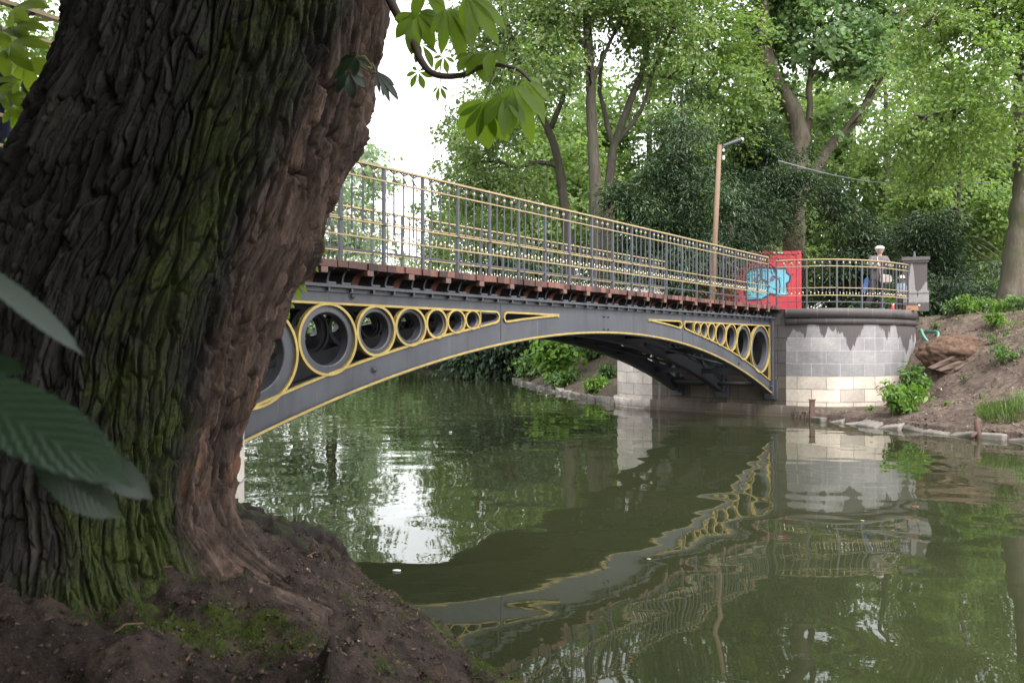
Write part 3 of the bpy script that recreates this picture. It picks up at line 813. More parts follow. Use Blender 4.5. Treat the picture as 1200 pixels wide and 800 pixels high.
# ------------------------------------------------------------------ foliage
def leaf_cloud(name, blobs, n, size, mat, seed, asp=0.7, per=22, crad=0.5, flat=0.22, droop=0.35, shell=0.6, cull=0.0, cullscale=0.55, keep=None, jit=0.5, origin=(0, 0, 0), up=0.8):
    """n leaves hung in small sprays through the ellipsoids of blobs (x, y, z, rx, ry, rz[, weight])"""
    r = np.random.RandomState(seed); bl = np.array([list(b[:6]) for b in blobs], float)
    wt = np.array([(b[6] if len(b) > 6 else 1.0) * (b[3] * b[4] * b[5]) ** 0.72 for b in blobs]); wt /= wt.sum()
    nc = max(1, n // per); C = []; O = []
    while len(C) == 0 or sum(map(len, C)) < nc:
        m_ = nc * 2; k = r.choice(len(bl), m_, p=wt)
        d = r.normal(size=(m_, 3)); d /= np.linalg.norm(d, axis=1)[:, None]
        rr_ = (shell + (1 - shell) * r.rand(m_)) * np.where(r.rand(m_) < 0.25, r.rand(m_) ** 0.5, 1.0)
        p = bl[k, :3] + d * bl[k, 3:6] * rr_[:, None]
        ok = np.ones(m_, bool)
        if cull > -1: ok &= fbm(p * cullscale + seed, 3) > cull - 0.12
        if keep is not None: ok &= keep(p)
        C.append(p[ok]); O.append(d[ok])
    C = np.concatenate(C)[:nc]; O = np.concatenate(O)[:nc]
    cn = O * 0.6 + np.array([0, 0, up]) + r.normal(size=C.shape) * 0.35; cn /= np.linalg.norm(cn, axis=1)[:, None]
    t = np.cross(cn, r.normal(size=C.shape)); t /= np.linalg.norm(t, axis=1)[:, None]; b = np.cross(cn, t)
    idx = np.repeat(np.arange(nc), per); m_ = len(idx)
    a1 = r.normal(size=m_) * 0.5; a2 = r.normal(size=m_) * 0.5; a3 = r.normal(size=m_) * flat
    sc = (crad * (0.6 + 0.8 * r.rand(nc)))[idx]
    off = (t[idx] * a1[:, None] + b[idx] * a2[:, None] + cn[idx] * a3[:, None]) * sc[:, None]
    off[:, 2] -= droop * 0.35 * (a1 ** 2 + a2 ** 2) * sc
    P = C[idx] + off
    nn = cn[idx] + r.normal(size=(m_, 3)) * jit; nn /= np.linalg.norm(nn, axis=1)[:, None]
    dr = off + r.normal(size=(m_, 3)) * 0.25; dr[:, 2] -= droop * 0.5
    dr -= nn * (dr * nn).sum(1)[:, None]; dr /= (np.linalg.norm(dr, axis=1)[:, None] + 1e-9)
    sd_ = np.cross(nn, dr); L = size * (0.6 + 0.7 * r.rand(m_)); Wd = L * asp * 0.5
    if keep is not None:
        ok = keep(P); P, nn, dr, sd_, L, Wd = P[ok], nn[ok], dr[ok], sd_[ok], L[ok], Wd[ok]; m_ = len(P)
    v0 = P - dr * L[:, None] * 0.5; v2_ = P + dr * L[:, None] * 0.5 - nn * (L * 0.12)[:, None]
    mid = P + dr * (L * -0.02)[:, None] + nn * (L * 0.06)[:, None]
    v1 = mid + sd_ * Wd[:, None]; v3 = mid - sd_ * Wd[:, None]
    V = np.stack([v0, v1, v2_, v3], 1).reshape(-1, 3) - np.array(origin)
    F = np.arange(m_ * 4).reshape(-1, 4)
    return np_mesh(name, V, F, mat)

def bark_mat(name, c, c2, scale=1.0, moss=0.0):
    m = N(name); co = m.coord('Object')
    a = m.noise(m.mapping(co, (5 * scale, 5 * scale, 1.1 * scale)), 1.0, 6, 0.7); b = m.noise(co, 1.2, 4, 0.6); f = m.noise(co, 30, 4, 0.7)
    k = m.mix(m.ramp(a, [(0.35, 0.0), (0.62, 1.0)]), c2, c)
    k = m.mix(m.math('MULTIPLY', m.ramp(b, [(0.45, 0.0), (0.65, 1.0)]), moss), k, (0.055, 0.065, 0.028))
    h = m.math('ADD', a, m.math('MULTIPLY', f, 0.3))
    return m.done(m.principled(k, 0.9, 0, 0.2, m.bump(h, 0.9, 0.05)))
M['bark'] = bark_mat('grey_bark', (0.085, 0.074, 0.060), (0.042, 0.036, 0.029), 1.0, 0.5)
M['bark_plane'] = bark_mat('pale_bark', (0.125, 0.105, 0.08), (0.062, 0.052, 0.04), 0.9, 0.8)
M['bark_dark'] = bark_mat('dark_bark', (0.075, 0.062, 0.048), (0.04, 0.034, 0.028), 1.0, 0.3)
M['leaf_maple'] = leaf_mat('maple_leaf', [(0.082, 0.142, 0.046), (0.118, 0.185, 0.062), (0.155, 0.215, 0.086), (0.23, 0.25, 0.135)], 0.5, rough=0.36, cl=0.35)
M['leaf_lime'] = leaf_mat('yellow_green_leaf', [(0.098, 0.165, 0.044), (0.135, 0.21, 0.058), (0.17, 0.24, 0.075), (0.215, 0.265, 0.105)], 0.52, rough=0.36, cl=0.4)
M['leaf_plane'] = leaf_mat('plane_leaf', [(0.08, 0.15, 0.055), (0.115, 0.19, 0.078), (0.15, 0.22, 0.105), (0.20, 0.26, 0.145)], 0.48, rough=0.34, cl=0.35)
M['leaf_yew'] = leaf_mat('yew_needle', [(0.018, 0.038, 0.021), (0.034, 0.062, 0.034), (0.058, 0.096, 0.053), (0.10, 0.145, 0.085)], 0.15, rough=0.5, cl=0.55, clamt=0.9, spec=0.25, cscale=((0.5, 0.54, 0.52), (1.4, 1.32, 1.15)))
M['leaf_far'] = leaf_mat('far_leaf', [(0.10, 0.165, 0.05), (0.135, 0.20, 0.065), (0.17, 0.225, 0.085)], 0.5, rough=0.5, cl=0.2)
M['leaf_hazed'] = leaf_mat('hazed_far_leaf', [(0.20, 0.27, 0.20), (0.24, 0.30, 0.23), (0.28, 0.33, 0.26)], 0.5, rough=0.5, cl=0.2)  # distance haze is put into this leaf colour
M['leaf_shrub'] = leaf_mat('shrub_leaf', [(0.055, 0.115, 0.035), (0.08, 0.15, 0.045), (0.11, 0.185, 0.055), (0.15, 0.22, 0.075)], 0.35, rough=0.45, cl=2.0)
M['leaf_bright'] = leaf_mat('bright_shrub_leaf', [(0.085, 0.165, 0.03), (0.12, 0.215, 0.04), (0.16, 0.25, 0.055)], 0.45, rough=0.45, cl=2.0)

def limbs(mb, pts, r0, r1, n=8, wob=0.02, m=0, seed=0):
    P = catmull(pts, 6); rr = random.Random(seed); k = len(P)
    P = [p + Vector((rr.uniform(-1, 1), rr.uniform(-1, 1), 0)) * wob for p in P]
    R = [(r0 + (r1 - r0) * (i / (k - 1)) ** 0.8) * rr.uniform(0.94, 1.07) for i in range(k)]
    mb.tube(P, R, n, m)
def tree(label, cat, base, trunks, blobs, n, size, leaf, bark, seed, group=None, name='tree', twigs=24, **kw):
    """trunks: list of (points, r0, r1) in the world; blobs likewise"""
    root = empty(name, base, 0, label, cat, group)
    tb = MB()
    for i, (pts, r0, r1) in enumerate(trunks): limbs(tb, pts, r0, r1, 12 if i == 0 else 8, 0.02 if i == 0 else 0.03, 0, seed + i)
    rr = random.Random(seed)                       # thin boughs reaching into the crown
    src = [p for pts, a, b in trunks for p in catmull(pts, 6)]; src = src[len(src) // 3:]
    for k in range(twigs):
        b = rr.choice(blobs); e = Vector((b[0] + rr.uniform(-.8, .8) * b[3], b[1] + rr.uniform(-.8, .8) * b[4], b[2] + rr.uniform(-.6, .6) * b[5]))
        s = min(src, key=lambda p: (p - e).length + rr.uniform(0, 1.5))
        mid = s.lerp(e, 0.5) + Vector((rr.uniform(-.3, .3), rr.uniform(-.3, .3), rr.uniform(0.0, .5)))
        limbs(tb, [s, mid, e], 0.055, 0.012, 5, 0.02, 0, seed + 50 + k)
    tb.build('trunk', bark, root, base, True)
    me = leaf_cloud('crown', blobs, n, size, leaf, seed, origin=base, **kw)
    link('crown', me, root)
    return root
G = 2.5
def blob(px, py, D, rx, ry, rd=None, w=1.0):
    p = at(px, py, D); sx, sz = rx * D / 933, ry * D / 933
    return (p.x, p.y, p.z, sx, rd if rd else (sx + sz) / 2, sz, w)
def stem(D, *pix): return [at(x, y, D) for x, y in pix]
def gnd(px, D, z=G): p = at(px, 0, D); return Vector((p.x, p.y, z))

# the three trunks behind the bridge
b1 = gnd(668, 33)
tree('slender dark broadleaf tree with a bent trunk, left of the straight trunk behind the bridge', 'tree', b1,
     [([b1 - Vector((0, 0, 0.3))] + stem(33, (668, 330), (662, 250), (652, 180), (630, 125), (604, 62), (585, -10), (560, -120)), 0.27, 0.08),
      (stem(33, (655, 195), (630, 190), (605, 196), (582, 186)), 0.12, 0.04), (stem(33, (645, 150), (668, 90), (675, 20), (690, -60)), 0.12, 0.05)],
     [blob(610, 60, 33, 75, 70), blob(560, 150, 32, 55, 45), blob(540, 215, 33, 45, 40), blob(600, 235, 33, 55, 45), blob(590, -60, 34, 80, 80), blob(560, 30, 33, 50, 50), blob(650, 30, 35, 60, 60)],
     23000, 0.17, M['leaf_maple'], M['bark'], 21, cull=0.06)
b2 = gnd(698, 30)
tree('tall broadleaf tree with a straight grey trunk behind the middle of the bridge', 'tree', b2,
     [([b2 - Vector((0, 0, 0.3))] + stem(30, (698, 320), (697, 220), (694, 150), (692, 90), (688, 20), (684, -80), (690, -160)), 0.29, 0.12),
      (stem(30, (692, 100), (720, 40), (750, -20)), 0.10, 0.04), (stem(30, (690, 60), (655, 10), (630, -40)), 0.10, 0.04)],
     [blob(690, 30, 29, 80, 60), blob(760, 40, 29, 80, 55), blob(640, 70, 28.5, 50, 42), blob(700, -70, 30, 110, 70), blob(790, -30, 31, 80, 60), blob(660, -20, 29, 90, 60)],
     26000, 0.16, M['leaf_maple'], M['bark'], 22, cull=0.03)
b3 = gnd(711, 31.5)
tree('broadleaf tree whose mossy trunk forks in two behind the bridge, right of the straight trunk', 'tree', b3,
     [([b3 - Vector((0, 0, 0.3))] + stem(31.5, (711, 320), (713, 240), (716, 195), (722, 165), (738, 120), (752, 85), (760, 40), (765, -60)), 0.25, 0.09),
      (stem(31.5, (720, 172), (708, 130), (703, 100), (706, 60)), 0.12, 0.06), (stem(31.5, (757, 88), (790, 92), (830, 108), (868, 128)), 0.075, 0.03),
      (stem(31.5, (722, 168), (750, 130), (766, 84), (790, 30)), 0.11, 0.05)],
     [blob(790, 70, 31, 70, 40), blob(850, 60, 31, 60, 60), blob(760, 0, 32, 90, 55), blob(860, 130, 31, 40, 30), blob(830, -60, 33, 110, 70), blob(885, 95, 31, 45, 50), blob(868, 170, 31, 28, 26)],
     22000, 0.16, M['leaf_lime'], M['bark'], 23, cull=0.05)
# big plane tree
b4 = gnd(932, 34)
tree('big pale-barked plane tree with a heavy limb, rising behind the red container', 'tree', b4,
     [([b4 - Vector((0, 0, 0.3))] + stem(34, (932, 330), (930, 270), (930, 210), (938, 170), (930, 130), (905, 90), (894, 30), (890, -60)), 0.54, 0.30),
      (stem(34, (940, 225), (955, 200), (975, 170), (1010, 130), (1040, 70), (1060, 10)), 0.30, 0.12), (stem(34, (938, 190), (948, 140), (950, 90), (965, 30)), 0.22, 0.08)],
     [blob(960, 60, 34, 90, 60), blob(1010, 90, 33, 60, 40), blob(930, 20, 35, 80, 70), blob(1040, 20, 34, 80, 60), blob(960, -60, 35, 120, 70), blob(900, 130, 35, 34, 34), blob(990, 140, 33.5, 35, 24), blob(880, 30, 36, 60, 70)],
     24000, 0.22, M['leaf_plane'], M['bark_plane'], 24, cull=0.04, asp=0.9)
# right edge tree with drooping yellow green boughs
b5 = gnd(1190, 22.5, 2.4)
tree('broadleaf tree at the right edge with drooping yellow-green boughs over the bank', 'tree', b5,
     [([b5 - Vector((0.05, 0, 0.4))] + stem(22.5, (1186, 350), (1194, 290), (1200, 240), (1204, 180), (1202, 100), (1206, 0), (1210, -120)), 0.42, 0.24),
      (stem(22, (1200, 112), (1160, 122), (1120, 128), (1090, 140)), 0.06, 0.02), (stem(22, (1205, 60), (1170, 20), (1120, 10), (1070, 40)), 0.09, 0.02), (stem(22.5, (1204, 150), (1240, 100), (1290, 40)), 0.16, 0.08)],
     [blob(1120, 60, 21.5, 80, 50), blob(1180, 90, 21, 70, 45), blob(1090, 140, 21.5, 70, 36), blob(1150, 165, 22, 60, 30), blob(1050, 165, 22.5, 42, 26), blob(1150, 0, 22, 100, 50), blob(1230, 20, 22, 90, 70), blob(1170, -80, 22, 130, 70), blob(1250, 130, 22.5, 60, 60), blob(1075, 205, 24, 42, 22)],
     28000, 0.125, M['leaf_lime'], M['bark_plane'], 25, cull=0.03, droop=0.8, flat=0.12)
# evergreens
def yew(label, base, trunk, blobs, n, seed, group=None, **kw):
    rr = random.Random(seed + 900); ext = []
    for b in blobs:                            # loose boughs breaking the outline
        for k in range(7):
            a = rr.uniform(0, 6.28); e = rr.uniform(0.85, 1.18)
            ext.append((b[0] + math.cos(a) * b[3] * e, b[1] + rr.uniform(-.8, .2) * b[4], b[2] + math.sin(a) * b[5] * e, b[3] * rr.uniform(.18, .34), b[4] * .25, b[5] * rr.uniform(.10, .2), 1.3))
    blobs = blobs + ext
    return tree(label, 'evergreen', base, trunk, blobs, int(n * 1.5), 0.17, M['leaf_yew'], M['bark_dark'], seed, group, 'yew_tree', 10, asp=0.24, per=44, crad=0.85, flat=0.07, droop=1.1, jit=0.30, cull=0.12, up=1.0, cullscale=1.0, **kw)
by = gnd(795, 27.5)
yew('dark evergreen with hanging sprays, left of the wooden lamp post', by, [([by, at(798, 260, 27.5), at(800, 130, 27.5)], 0.22, 0.05)],
    [blob(800, 165, 27.5, 28, 50), blob(780, 225, 27, 48, 50), blob(820, 225, 27, 42, 60), blob(760, 290, 27, 42, 45), blob(810, 310, 26.5, 60, 50), blob(845, 290, 27, 34, 60), blob(815, 125, 28, 16, 24)], 30000, 31)
by = gnd(893, 31.5)
yew('dark evergreen spreading over the red container, right of the wooden lamp post', by, [([by, at(893, 260, 31.5), at(888, 170, 31.5)], 0.2, 0.05), ([at(893, 240, 31.5), at(880, 268, 28), at(856, 284, 25.6)], 0.06, 0.02)],
    [blob(880, 190, 31.5, 32, 40), blob(893, 228, 31, 38, 38), blob(880, 250, 29.5, 34, 28), blob(866, 264, 27.5, 24, 18), blob(852, 290, 25.6, 18, 16), blob(962, 235, 31.5, 26, 22), blob(915, 200, 32, 34, 30)], 30000, 32)
by = gnd(1010, 33)
yew('dark evergreen thicket behind the man on the abutment', by, [([by, at(1010, 300, 33), at(1000, 240, 33)], 0.18, 0.05)],
    [blob(992, 288, 33, 40, 34), blob(1032, 292, 33, 50, 34), blob(1000, 320, 32.5, 62, 48), blob(974, 322, 33, 32, 45), blob(1050, 325, 32, 44, 45)], 34000, 33)
by = gnd(1110, 27)
yew('dark evergreen thicket between the stone pillar and the tree at the right edge', by, [([by, at(1110, 320, 27), at(1105, 270, 27)], 0.15, 0.04)],
    [blob(1095, 300, 26, 42, 34), blob(1105, 345, 25.5, 48, 34), blob(1130, 320, 27, 38, 34), blob(1080, 270, 27, 30, 22)], 20000, 34)
# pale small tree far behind the thicket
bb = gnd(1124, 42)
tree('thin tree with a dark straight stem in the bright gap right of the thicket', 'tree', bb, [([bb, at(1124, 290, 42), at(1124, 225, 42), at(1126, 140, 42)], 0.16, 0.06)],
     [blob(1126, 190, 42, 45, 36), blob(1170, 260, 40, 36, 50), blob(1160, 320, 38, 40, 34), blob(1190, 330, 34, 30, 34), blob(1075, 230, 42, 38, 28)], 14000, 0.2, M['leaf_lime'], M['bark_dark'], 35, cull=0.08)

# woodland behind: two grown trees copied about
def wood(label, px, D, top, halfw, leaf, seed, n, base_z=G, low_=0.12, grp='broadleaf trees of the woodland behind the pond'):
    b = gnd(px, D, base_z); T = at(px, top, D).z - base_z; hw = halfw * D / 933
    rr = random.Random(seed); bl = []
    for i in range(13):
        t = low_ + (1 - low_) * (i + 0.5) / 13; wv_ = hw * math.sin(math.pi * min(0.98, 0.22 + 0.72 * t)) ** 0.8
        for q in range(2):
            a = rr.uniform(0, 6.28); bl.append((b.x + math.cos(a) * wv_ * 0.6, b.y + math.sin(a) * wv_ * 0.6, base_z + T * t, wv_ * rr.uniform(.45, .62), wv_ * .55, T * 0.085 + 0.35))
    return tree(label, 'tree', b, [([b - Vector((0, 0, .3)), b + Vector((0.1, 0, T * 0.4)), b + Vector((0, 0.2, T * 0.85))], 0.028 * T, 0.05)], bl, n, 0.0062 * D, leaf, M['bark'], seed, grp, 'tree', 12, cull=0.03, crad=0.016 * D, shell=0.5)
w1 = wood('bright green broadleaf tree standing back in the woodland between the nearer trunks', 620, 52, 60, 110, M['leaf_far'], 41, 20000)
w2 = wood('bright green broadleaf tree standing back in the woodland between the nearer trunks', 760, 56, 20, 120, M['leaf_far'], 42, 20000)
w3 = wood('haze-paled grey-green broadleaf tree at the far end of the pond, beside the leaning trunk', 345, 66, 120, 80, M['leaf_hazed'], 43, 9500, 1.2, 0.02)
w3['group'] = 'pale trees at the far end of the pond'
def again(src, px, D, s, rz, label=None, grp=None, z=G):
    c = copy_tree(src); c.location = gnd(px, D, z); c.scale = (s, s, s * 1.02); c.rotation_euler = (0, 0, rz)
    if label: c['label'] = label
    if grp: c['group'] = grp
    return c
for px, D, s, rz in ((700, 62, 1.1, 1.0), (860, 58, 1.05, 2.2), (560, 66, 0.8, 3.0), (940, 64, 1.1, 4.0), (1040, 56, 1.0, 0.6), (1120, 62, 1.1, 1.9), (1210, 55, 1.0, 2.9), (660, 78, 1.2, 5.1), (820, 80, 1.3, 0.3), (1000, 80, 1.35, 3.6), (1180, 78, 1.3, 2.4)):
    again(w1 if int(px) % 40 else w2, px, D, s, rz)
FARL = 'haze-paled grey-green broadleaf tree at the far end of the pond, beside the leaning trunk'
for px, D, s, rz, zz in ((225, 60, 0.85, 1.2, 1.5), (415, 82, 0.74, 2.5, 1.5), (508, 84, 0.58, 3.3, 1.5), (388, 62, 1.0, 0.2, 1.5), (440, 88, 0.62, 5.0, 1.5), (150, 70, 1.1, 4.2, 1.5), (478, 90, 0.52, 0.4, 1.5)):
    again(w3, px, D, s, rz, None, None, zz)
# woodland the pond mirrors from the left, behind the chestnut
for px, D, s, rz in ((60, 46, 0.9, 0.9), (-60, 40, 0.9, 2.0)):
    again(w2, px, D, s, rz, 'bright green broadleaf tree seen through the railing left of the leaning trunk', 'bright trees left of the leaning trunk', 2.0)
# dark foliage overhanging the far water under the arch
def overhang(label, px, D, seed, blobs, n, leaf='leaf_yew', size=0.3):
    b = gnd(px, D, 1.0)
    return tree(label, 'tree', b, [([b - Vector((0, 0, 1)), b + Vector((0, -1, 2)), b + Vector((0.5, -2, 4))], 0.25, 0.06)], blobs, n, size, M[leaf], M['bark_dark'], seed, None, 'tree', 10, cull=-0.05, per=26, crad=0.9, droop=1.2, asp=0.5)
overhang('dark evergreen whose boughs hang to the water at the far end of the pond', 590, 42, 51, [blob(590, 395, 41, 50, 30, 2.5), blob(560, 420, 41, 34, 16, 1.6), blob(620, 380, 40, 60, 34, 2.5), blob(540, 390, 43, 40, 32, 2.5), blob(600, 340, 43, 60, 50), blob(690, 380, 38, 40, 34, 2), blob(600, 425, 40.5, 24, 10, 1.2)], 22000)
overhang('dark evergreen at the far end of the pond, left of the hanging boughs', 470, 60, 52, [blob(470, 395, 60, 60, 26, 3), blob(520, 385, 58, 40, 30, 3), blob(430, 400, 61, 50, 22, 3), blob(500, 360, 61, 60, 36, 3), blob(560, 360, 58, 50, 40, 3), blob(410, 380, 62, 60, 34, 3)], 18000, 'leaf_plane', 0.4)
# ------------------------------------------------------------------ the leaning horse chestnut in front
def chestnut_bark():
    m = N('chestnut_bark'); co = m.coord('Object')
    moss = m.n('Attribute', attribute_name='moss').outputs['Fac']; redd = m.n('Attribute', attribute_name='red').outputs['Fac']; crack = m.n('Attribute', attribute_name='plate').outputs['Fac']
    st = m.mapping(m.mapping(co, (1, 1, 1), (0, 0, 0), (0, rad(-20), 0)), (1, 1, 0.15))
    a = m.noise(st, 9, 6, 0.72, 0.6); b = m.noise(st, 32, 6, 0.75, 0.4); c = m.noise(m.mapping(co, (1, 1, 0.4), (0, 0, 0), (0, rad(-20), 0)), 110, 4, 0.7); big = m.noise(co, 2.2, 4, 0.6)
    grey = m.mix(m.ramp(a, [(0.35, 0.0), (0.65, 1.0)]), (0.008, 0.0075, 0.0073), (0.025, 0.023, 0.0215))
    brown = m.mix(m.ramp(a, [(0.33, 0.0), (0.66, 1.0)]), (0.030, 0.0195, 0.016), (0.100, 0.067, 0.053))
    k = m.mix(m.math('MULTIPLY_ADD', m.math('SUBTRACT', big, 0.5), 0.8, redd, clamp=True), grey, brown)
    rust = m.noise(st, 4.0, 5, 0.7)
    k = m.mix(m.math('MULTIPLY', m.math('MULTIPLY', m.ramp(rust, [(0.62, 0.0), (0.72, 1.0)]), redd), 0.6), k, (0.16, 0.07, 0.035))
    k = m.mix(1.0, k, m.ramp(b, [(0.3, 0.6), (0.7, 1.35)]), 'MULTIPLY')
    k = m.mix(1.0, k, m.ramp(crack, [(0.0, 0.55), (0.5, 0.95), (1.0, 1.6)]), 'MULTIPLY')
    lich = m.noise(co, 16, 5, 0.7)
    k = m.mix(m.math('MULTIPLY', m.ramp(lich, [(0.66, 0.0), (0.75, 1.0)]), 0.4), k, (0.07, 0.073, 0.067))
    f = m.math('MULTIPLY_ADD', m.math('SUBTRACT', m.noise(co, 7, 9, 0.8), 0.5), 2.6, moss)
    f = m.ramp(f, [(0.36, 0.0), (0.95, 1.0)])
    mc = m.mix(m.ramp(m.noise(co, 70, 4, 0.7), [(0.35, 0), (0.65, 1)]), (0.015, 0.023, 0.004), (0.050, 0.066, 0.010))
    k = m.mix(m.math('MULTIPLY', f, 0.9), k, mc)
    h = m.math('ADD', m.math('MULTIPLY', a, 1.0), m.math('ADD', m.math('MULTIPLY', b, 0.55), m.math('MULTIPLY', c, 0.18)))
    return m.done(m.principled(k, 0.82, 0, 0.25, m.bump(h, 0.9, 0.022)))
M['chestnut_bark'] = chestnut_bark()
TD = 3.4
EDGE = [(-420, 235, 560), (-260, 190, 525), (-120, 130, 485), (0, 92, 452), (50, 80, 447), (102, 61, 434), (150, 40, 412), (180, 24, 402), (225, 0, 388), (302, -42, 357), (350, -70, 335), (404, -90, 311), (450, -102, 299), (500, -112, 283), (540, -118, 269), (585, -120, 259), (632, -122, 256), (680, -122, 256), (740, -120, 258), (1100, -120, 260)]
CT = []
for y_, l_, r_ in EDGE[::-1]:                # a round stem between the two sight lines
    al, ar = math.atan((l_ - 600) / 933), math.atan((r_ - 600) / 933); mn = (al + ar) / 2
    CT.append((CAM_H - (y_ - 404) / 933 * TD, math.tan(mn) * TD, TD / math.cos(mn) * math.sin((ar - al) / 2) - 0.012))
cz_, cx_, cr_ = (np.array(q) for q in zip(*CT))
tb_ = Vector((float(cx_[2]), TD, 0.62))
chest = empty('chestnut_tree', tb_, 0, 'massive leaning horse chestnut with mossy furrowed bark on the near bank', 'tree')
zz = np.concatenate([np.linspace(-0.35, 0.2, 40, endpoint=False), np.linspace(0.2, 3.45, 640, endpoint=False), np.linspace(3.45, 4.9, 70)])
th = np.radians(np.concatenate([np.linspace(-150, 28, 760, endpoint=False), np.linspace(28, 210, 180, endpoint=False)])); nz, nt_ = len(zz), len(th)
ZZ, TH = np.meshgrid(zz, th, indexing='ij')
Rr = np.interp(ZZ, cz_, cr_); CX = np.interp(ZZ, cz_, cx_)
ker = np.ones(31) / 31                      # ease the corners of the outline
def ease(A): return np.stack([np.convolve(np.pad(A[:, 0], 15, mode='edge'), ker, 'valid')] * A.shape[1], 1)
Rr, CX = ease(Rr), ease(CX)
CY = TD + 0 * ZZ
# angle 0 points right, -90 degrees points at the camera
flare = np.exp(-np.maximum(ZZ - 0.66, 0) / 0.20)
lobes = 0.50 * np.maximum(0, np.cos(TH - rad(-14))) ** 14 + 0.40 * np.maximum(0, np.cos(TH - rad(-58))) ** 14 + 0.30 * np.maximum(0, np.cos(TH - rad(-96))) ** 12 + 0.30 * np.maximum(0, np.cos(TH - rad(-160))) ** 8 + 0.25 * np.maximum(0, np.cos(TH - rad(35))) ** 8
Rr = Rr + flare * (0.04 + lobes) - 0.05 * np.exp(-((ZZ - 0.75) / 0.35) ** 2) * np.exp(-((np.angle(np.exp(1j * (TH - rad(-128)))) / 0.24) ** 2)) * 3.5
rib = 0.022 * np.cos(5 * TH - 0.8 * ZZ) + 0.014 * np.cos(9 * TH + 0.5 * ZZ)
Rr = Rr + rib
bulge = 0.035 * np.exp(-((ZZ - 2.62) / 0.12) ** 2) * np.exp(-((np.angle(np.exp(1j * (TH - 0.3))) / 0.5) ** 2)) + 0.04 * np.exp(-((ZZ - 2.12) / 0.08) ** 2) * np.exp(-((np.angle(np.exp(1j * (TH - 0.3))) / 0.4) ** 2))
Rr = Rr + bulge
px_ = np.cos(TH); py_ = np.sin(TH)
tw = 0.16 * ZZ                                   # the furrows wind a little
Q = np.stack([np.cos(TH + tw) * 0.74, np.sin(TH + tw) * 0.74, ZZ], -1).reshape(-1, 3)
wq = Q + 0.05 * np.stack([fbm(Q * 3.1 + 9, 3), fbm(Q * 3.1 + 31, 3), fbm(Q * 3.1 + 57, 3)], 1)
c1, c2, cid1, of1 = cells(wq * np.array([1, 1, 0.115]) * 12.5)
d1, d2, cid2, of2 = cells(wq * np.array([1, 1, 0.17]) * 29 + 5.3, 7)
fur = 1 - sstep(0.01, 0.13, c2 - c1); fur2 = 1 - sstep(0.01, 0.11, d2 - d1)
strand = fbm(wq * np.array([1, 1, 0.10]) * 34 + 11, 3); fine = fbm(wq * np.array([1, 1, 0.22]) * 60, 3)
tang = of1[:, 0] * -np.sin(TH.ravel()) + of1[:, 1] * np.cos(TH.ravel()); tang2 = of2[:, 2]
e1, e2, cid3, of3 = cells(wq * np.array([1, 1, 0.30]) * 60 + 1.7, 13)
fur3 = 1 - sstep(0.0, 0.10, e2 - e1)
zlift = of1[:, 2]
rightside = sstep(50, 72, np.degrees(np.angle(np.exp(1j * (TH.ravel() + np.pi / 2)))))
fib = 1 - np.abs(fbm(wq * np.array([1, 1, 0.055]) * 17 + 2.2, 2)) * 3.2           # long stringy ridges of the torn side
disp = (-0.034 * fur - 0.013 * fur2 * (1 - 0.5 * rightside) - 0.005 * fur3 + (0.008 + 0.004 * rightside) * cid1 + 0.0075 * cid2 + 0.0035 * cid3 + 0.022 * tang * np.sign(cid1) - 0.020 * tang2 * (0.4 + cid2) + 0.010 * zlift * cid1
        + 0.026 * rightside * (np.clip(fib, 0, 1) ** 2 - 0.3) + 0.006 * strand + 0.004 * fine + 0.030 * fbm(Q * 1.6, 3)).reshape(ZZ.shape) + 0.008
Rr = Rr + disp
V = np.stack([CX + Rr * px_, CY + Rr * py_, ZZ], -1).reshape(-1, 3)
ang = np.degrees(np.angle(np.exp(1j * (TH - rad(-90)))))             # 0 faces the camera, + towards the right
line_ = 47 - 3 * (ZZ - 1.7) + 12 * fbm(Q * 1.3 + 70, 3).reshape(ZZ.shape)
moss = np.exp(-((ang - (line_ - 9)) / 24.0) ** 2) * 0.74 * sstep(5.2, 3.0, ZZ) + 0.55 * sstep(1.2, 0.45, ZZ) * np.exp(-((ang - 42) / 26.0) ** 2)
moss = moss + 0.45 * np.exp(-((ang - line_ - 7) / 8) ** 2) * sstep(1.9, 0.9, ZZ) - 0.3 * sstep(14, 24, ang - line_)
moss = moss - 0.10 * fur.reshape(ZZ.shape)
redm = sstep(9, 22, ang - line_) * sstep(170, 120, ang)
me = np_mesh('trunk', V - np.array(tb_), grid_faces(nz, nt_, True), M['chestnut_bark'], False, attrs={'moss': moss.ravel(), 'red': redm.ravel(), 'plate': 0.5 + 0.3 * cid2 + 0.3 * cid1 + 0.2 * cid3})
link('trunk', me, chest)

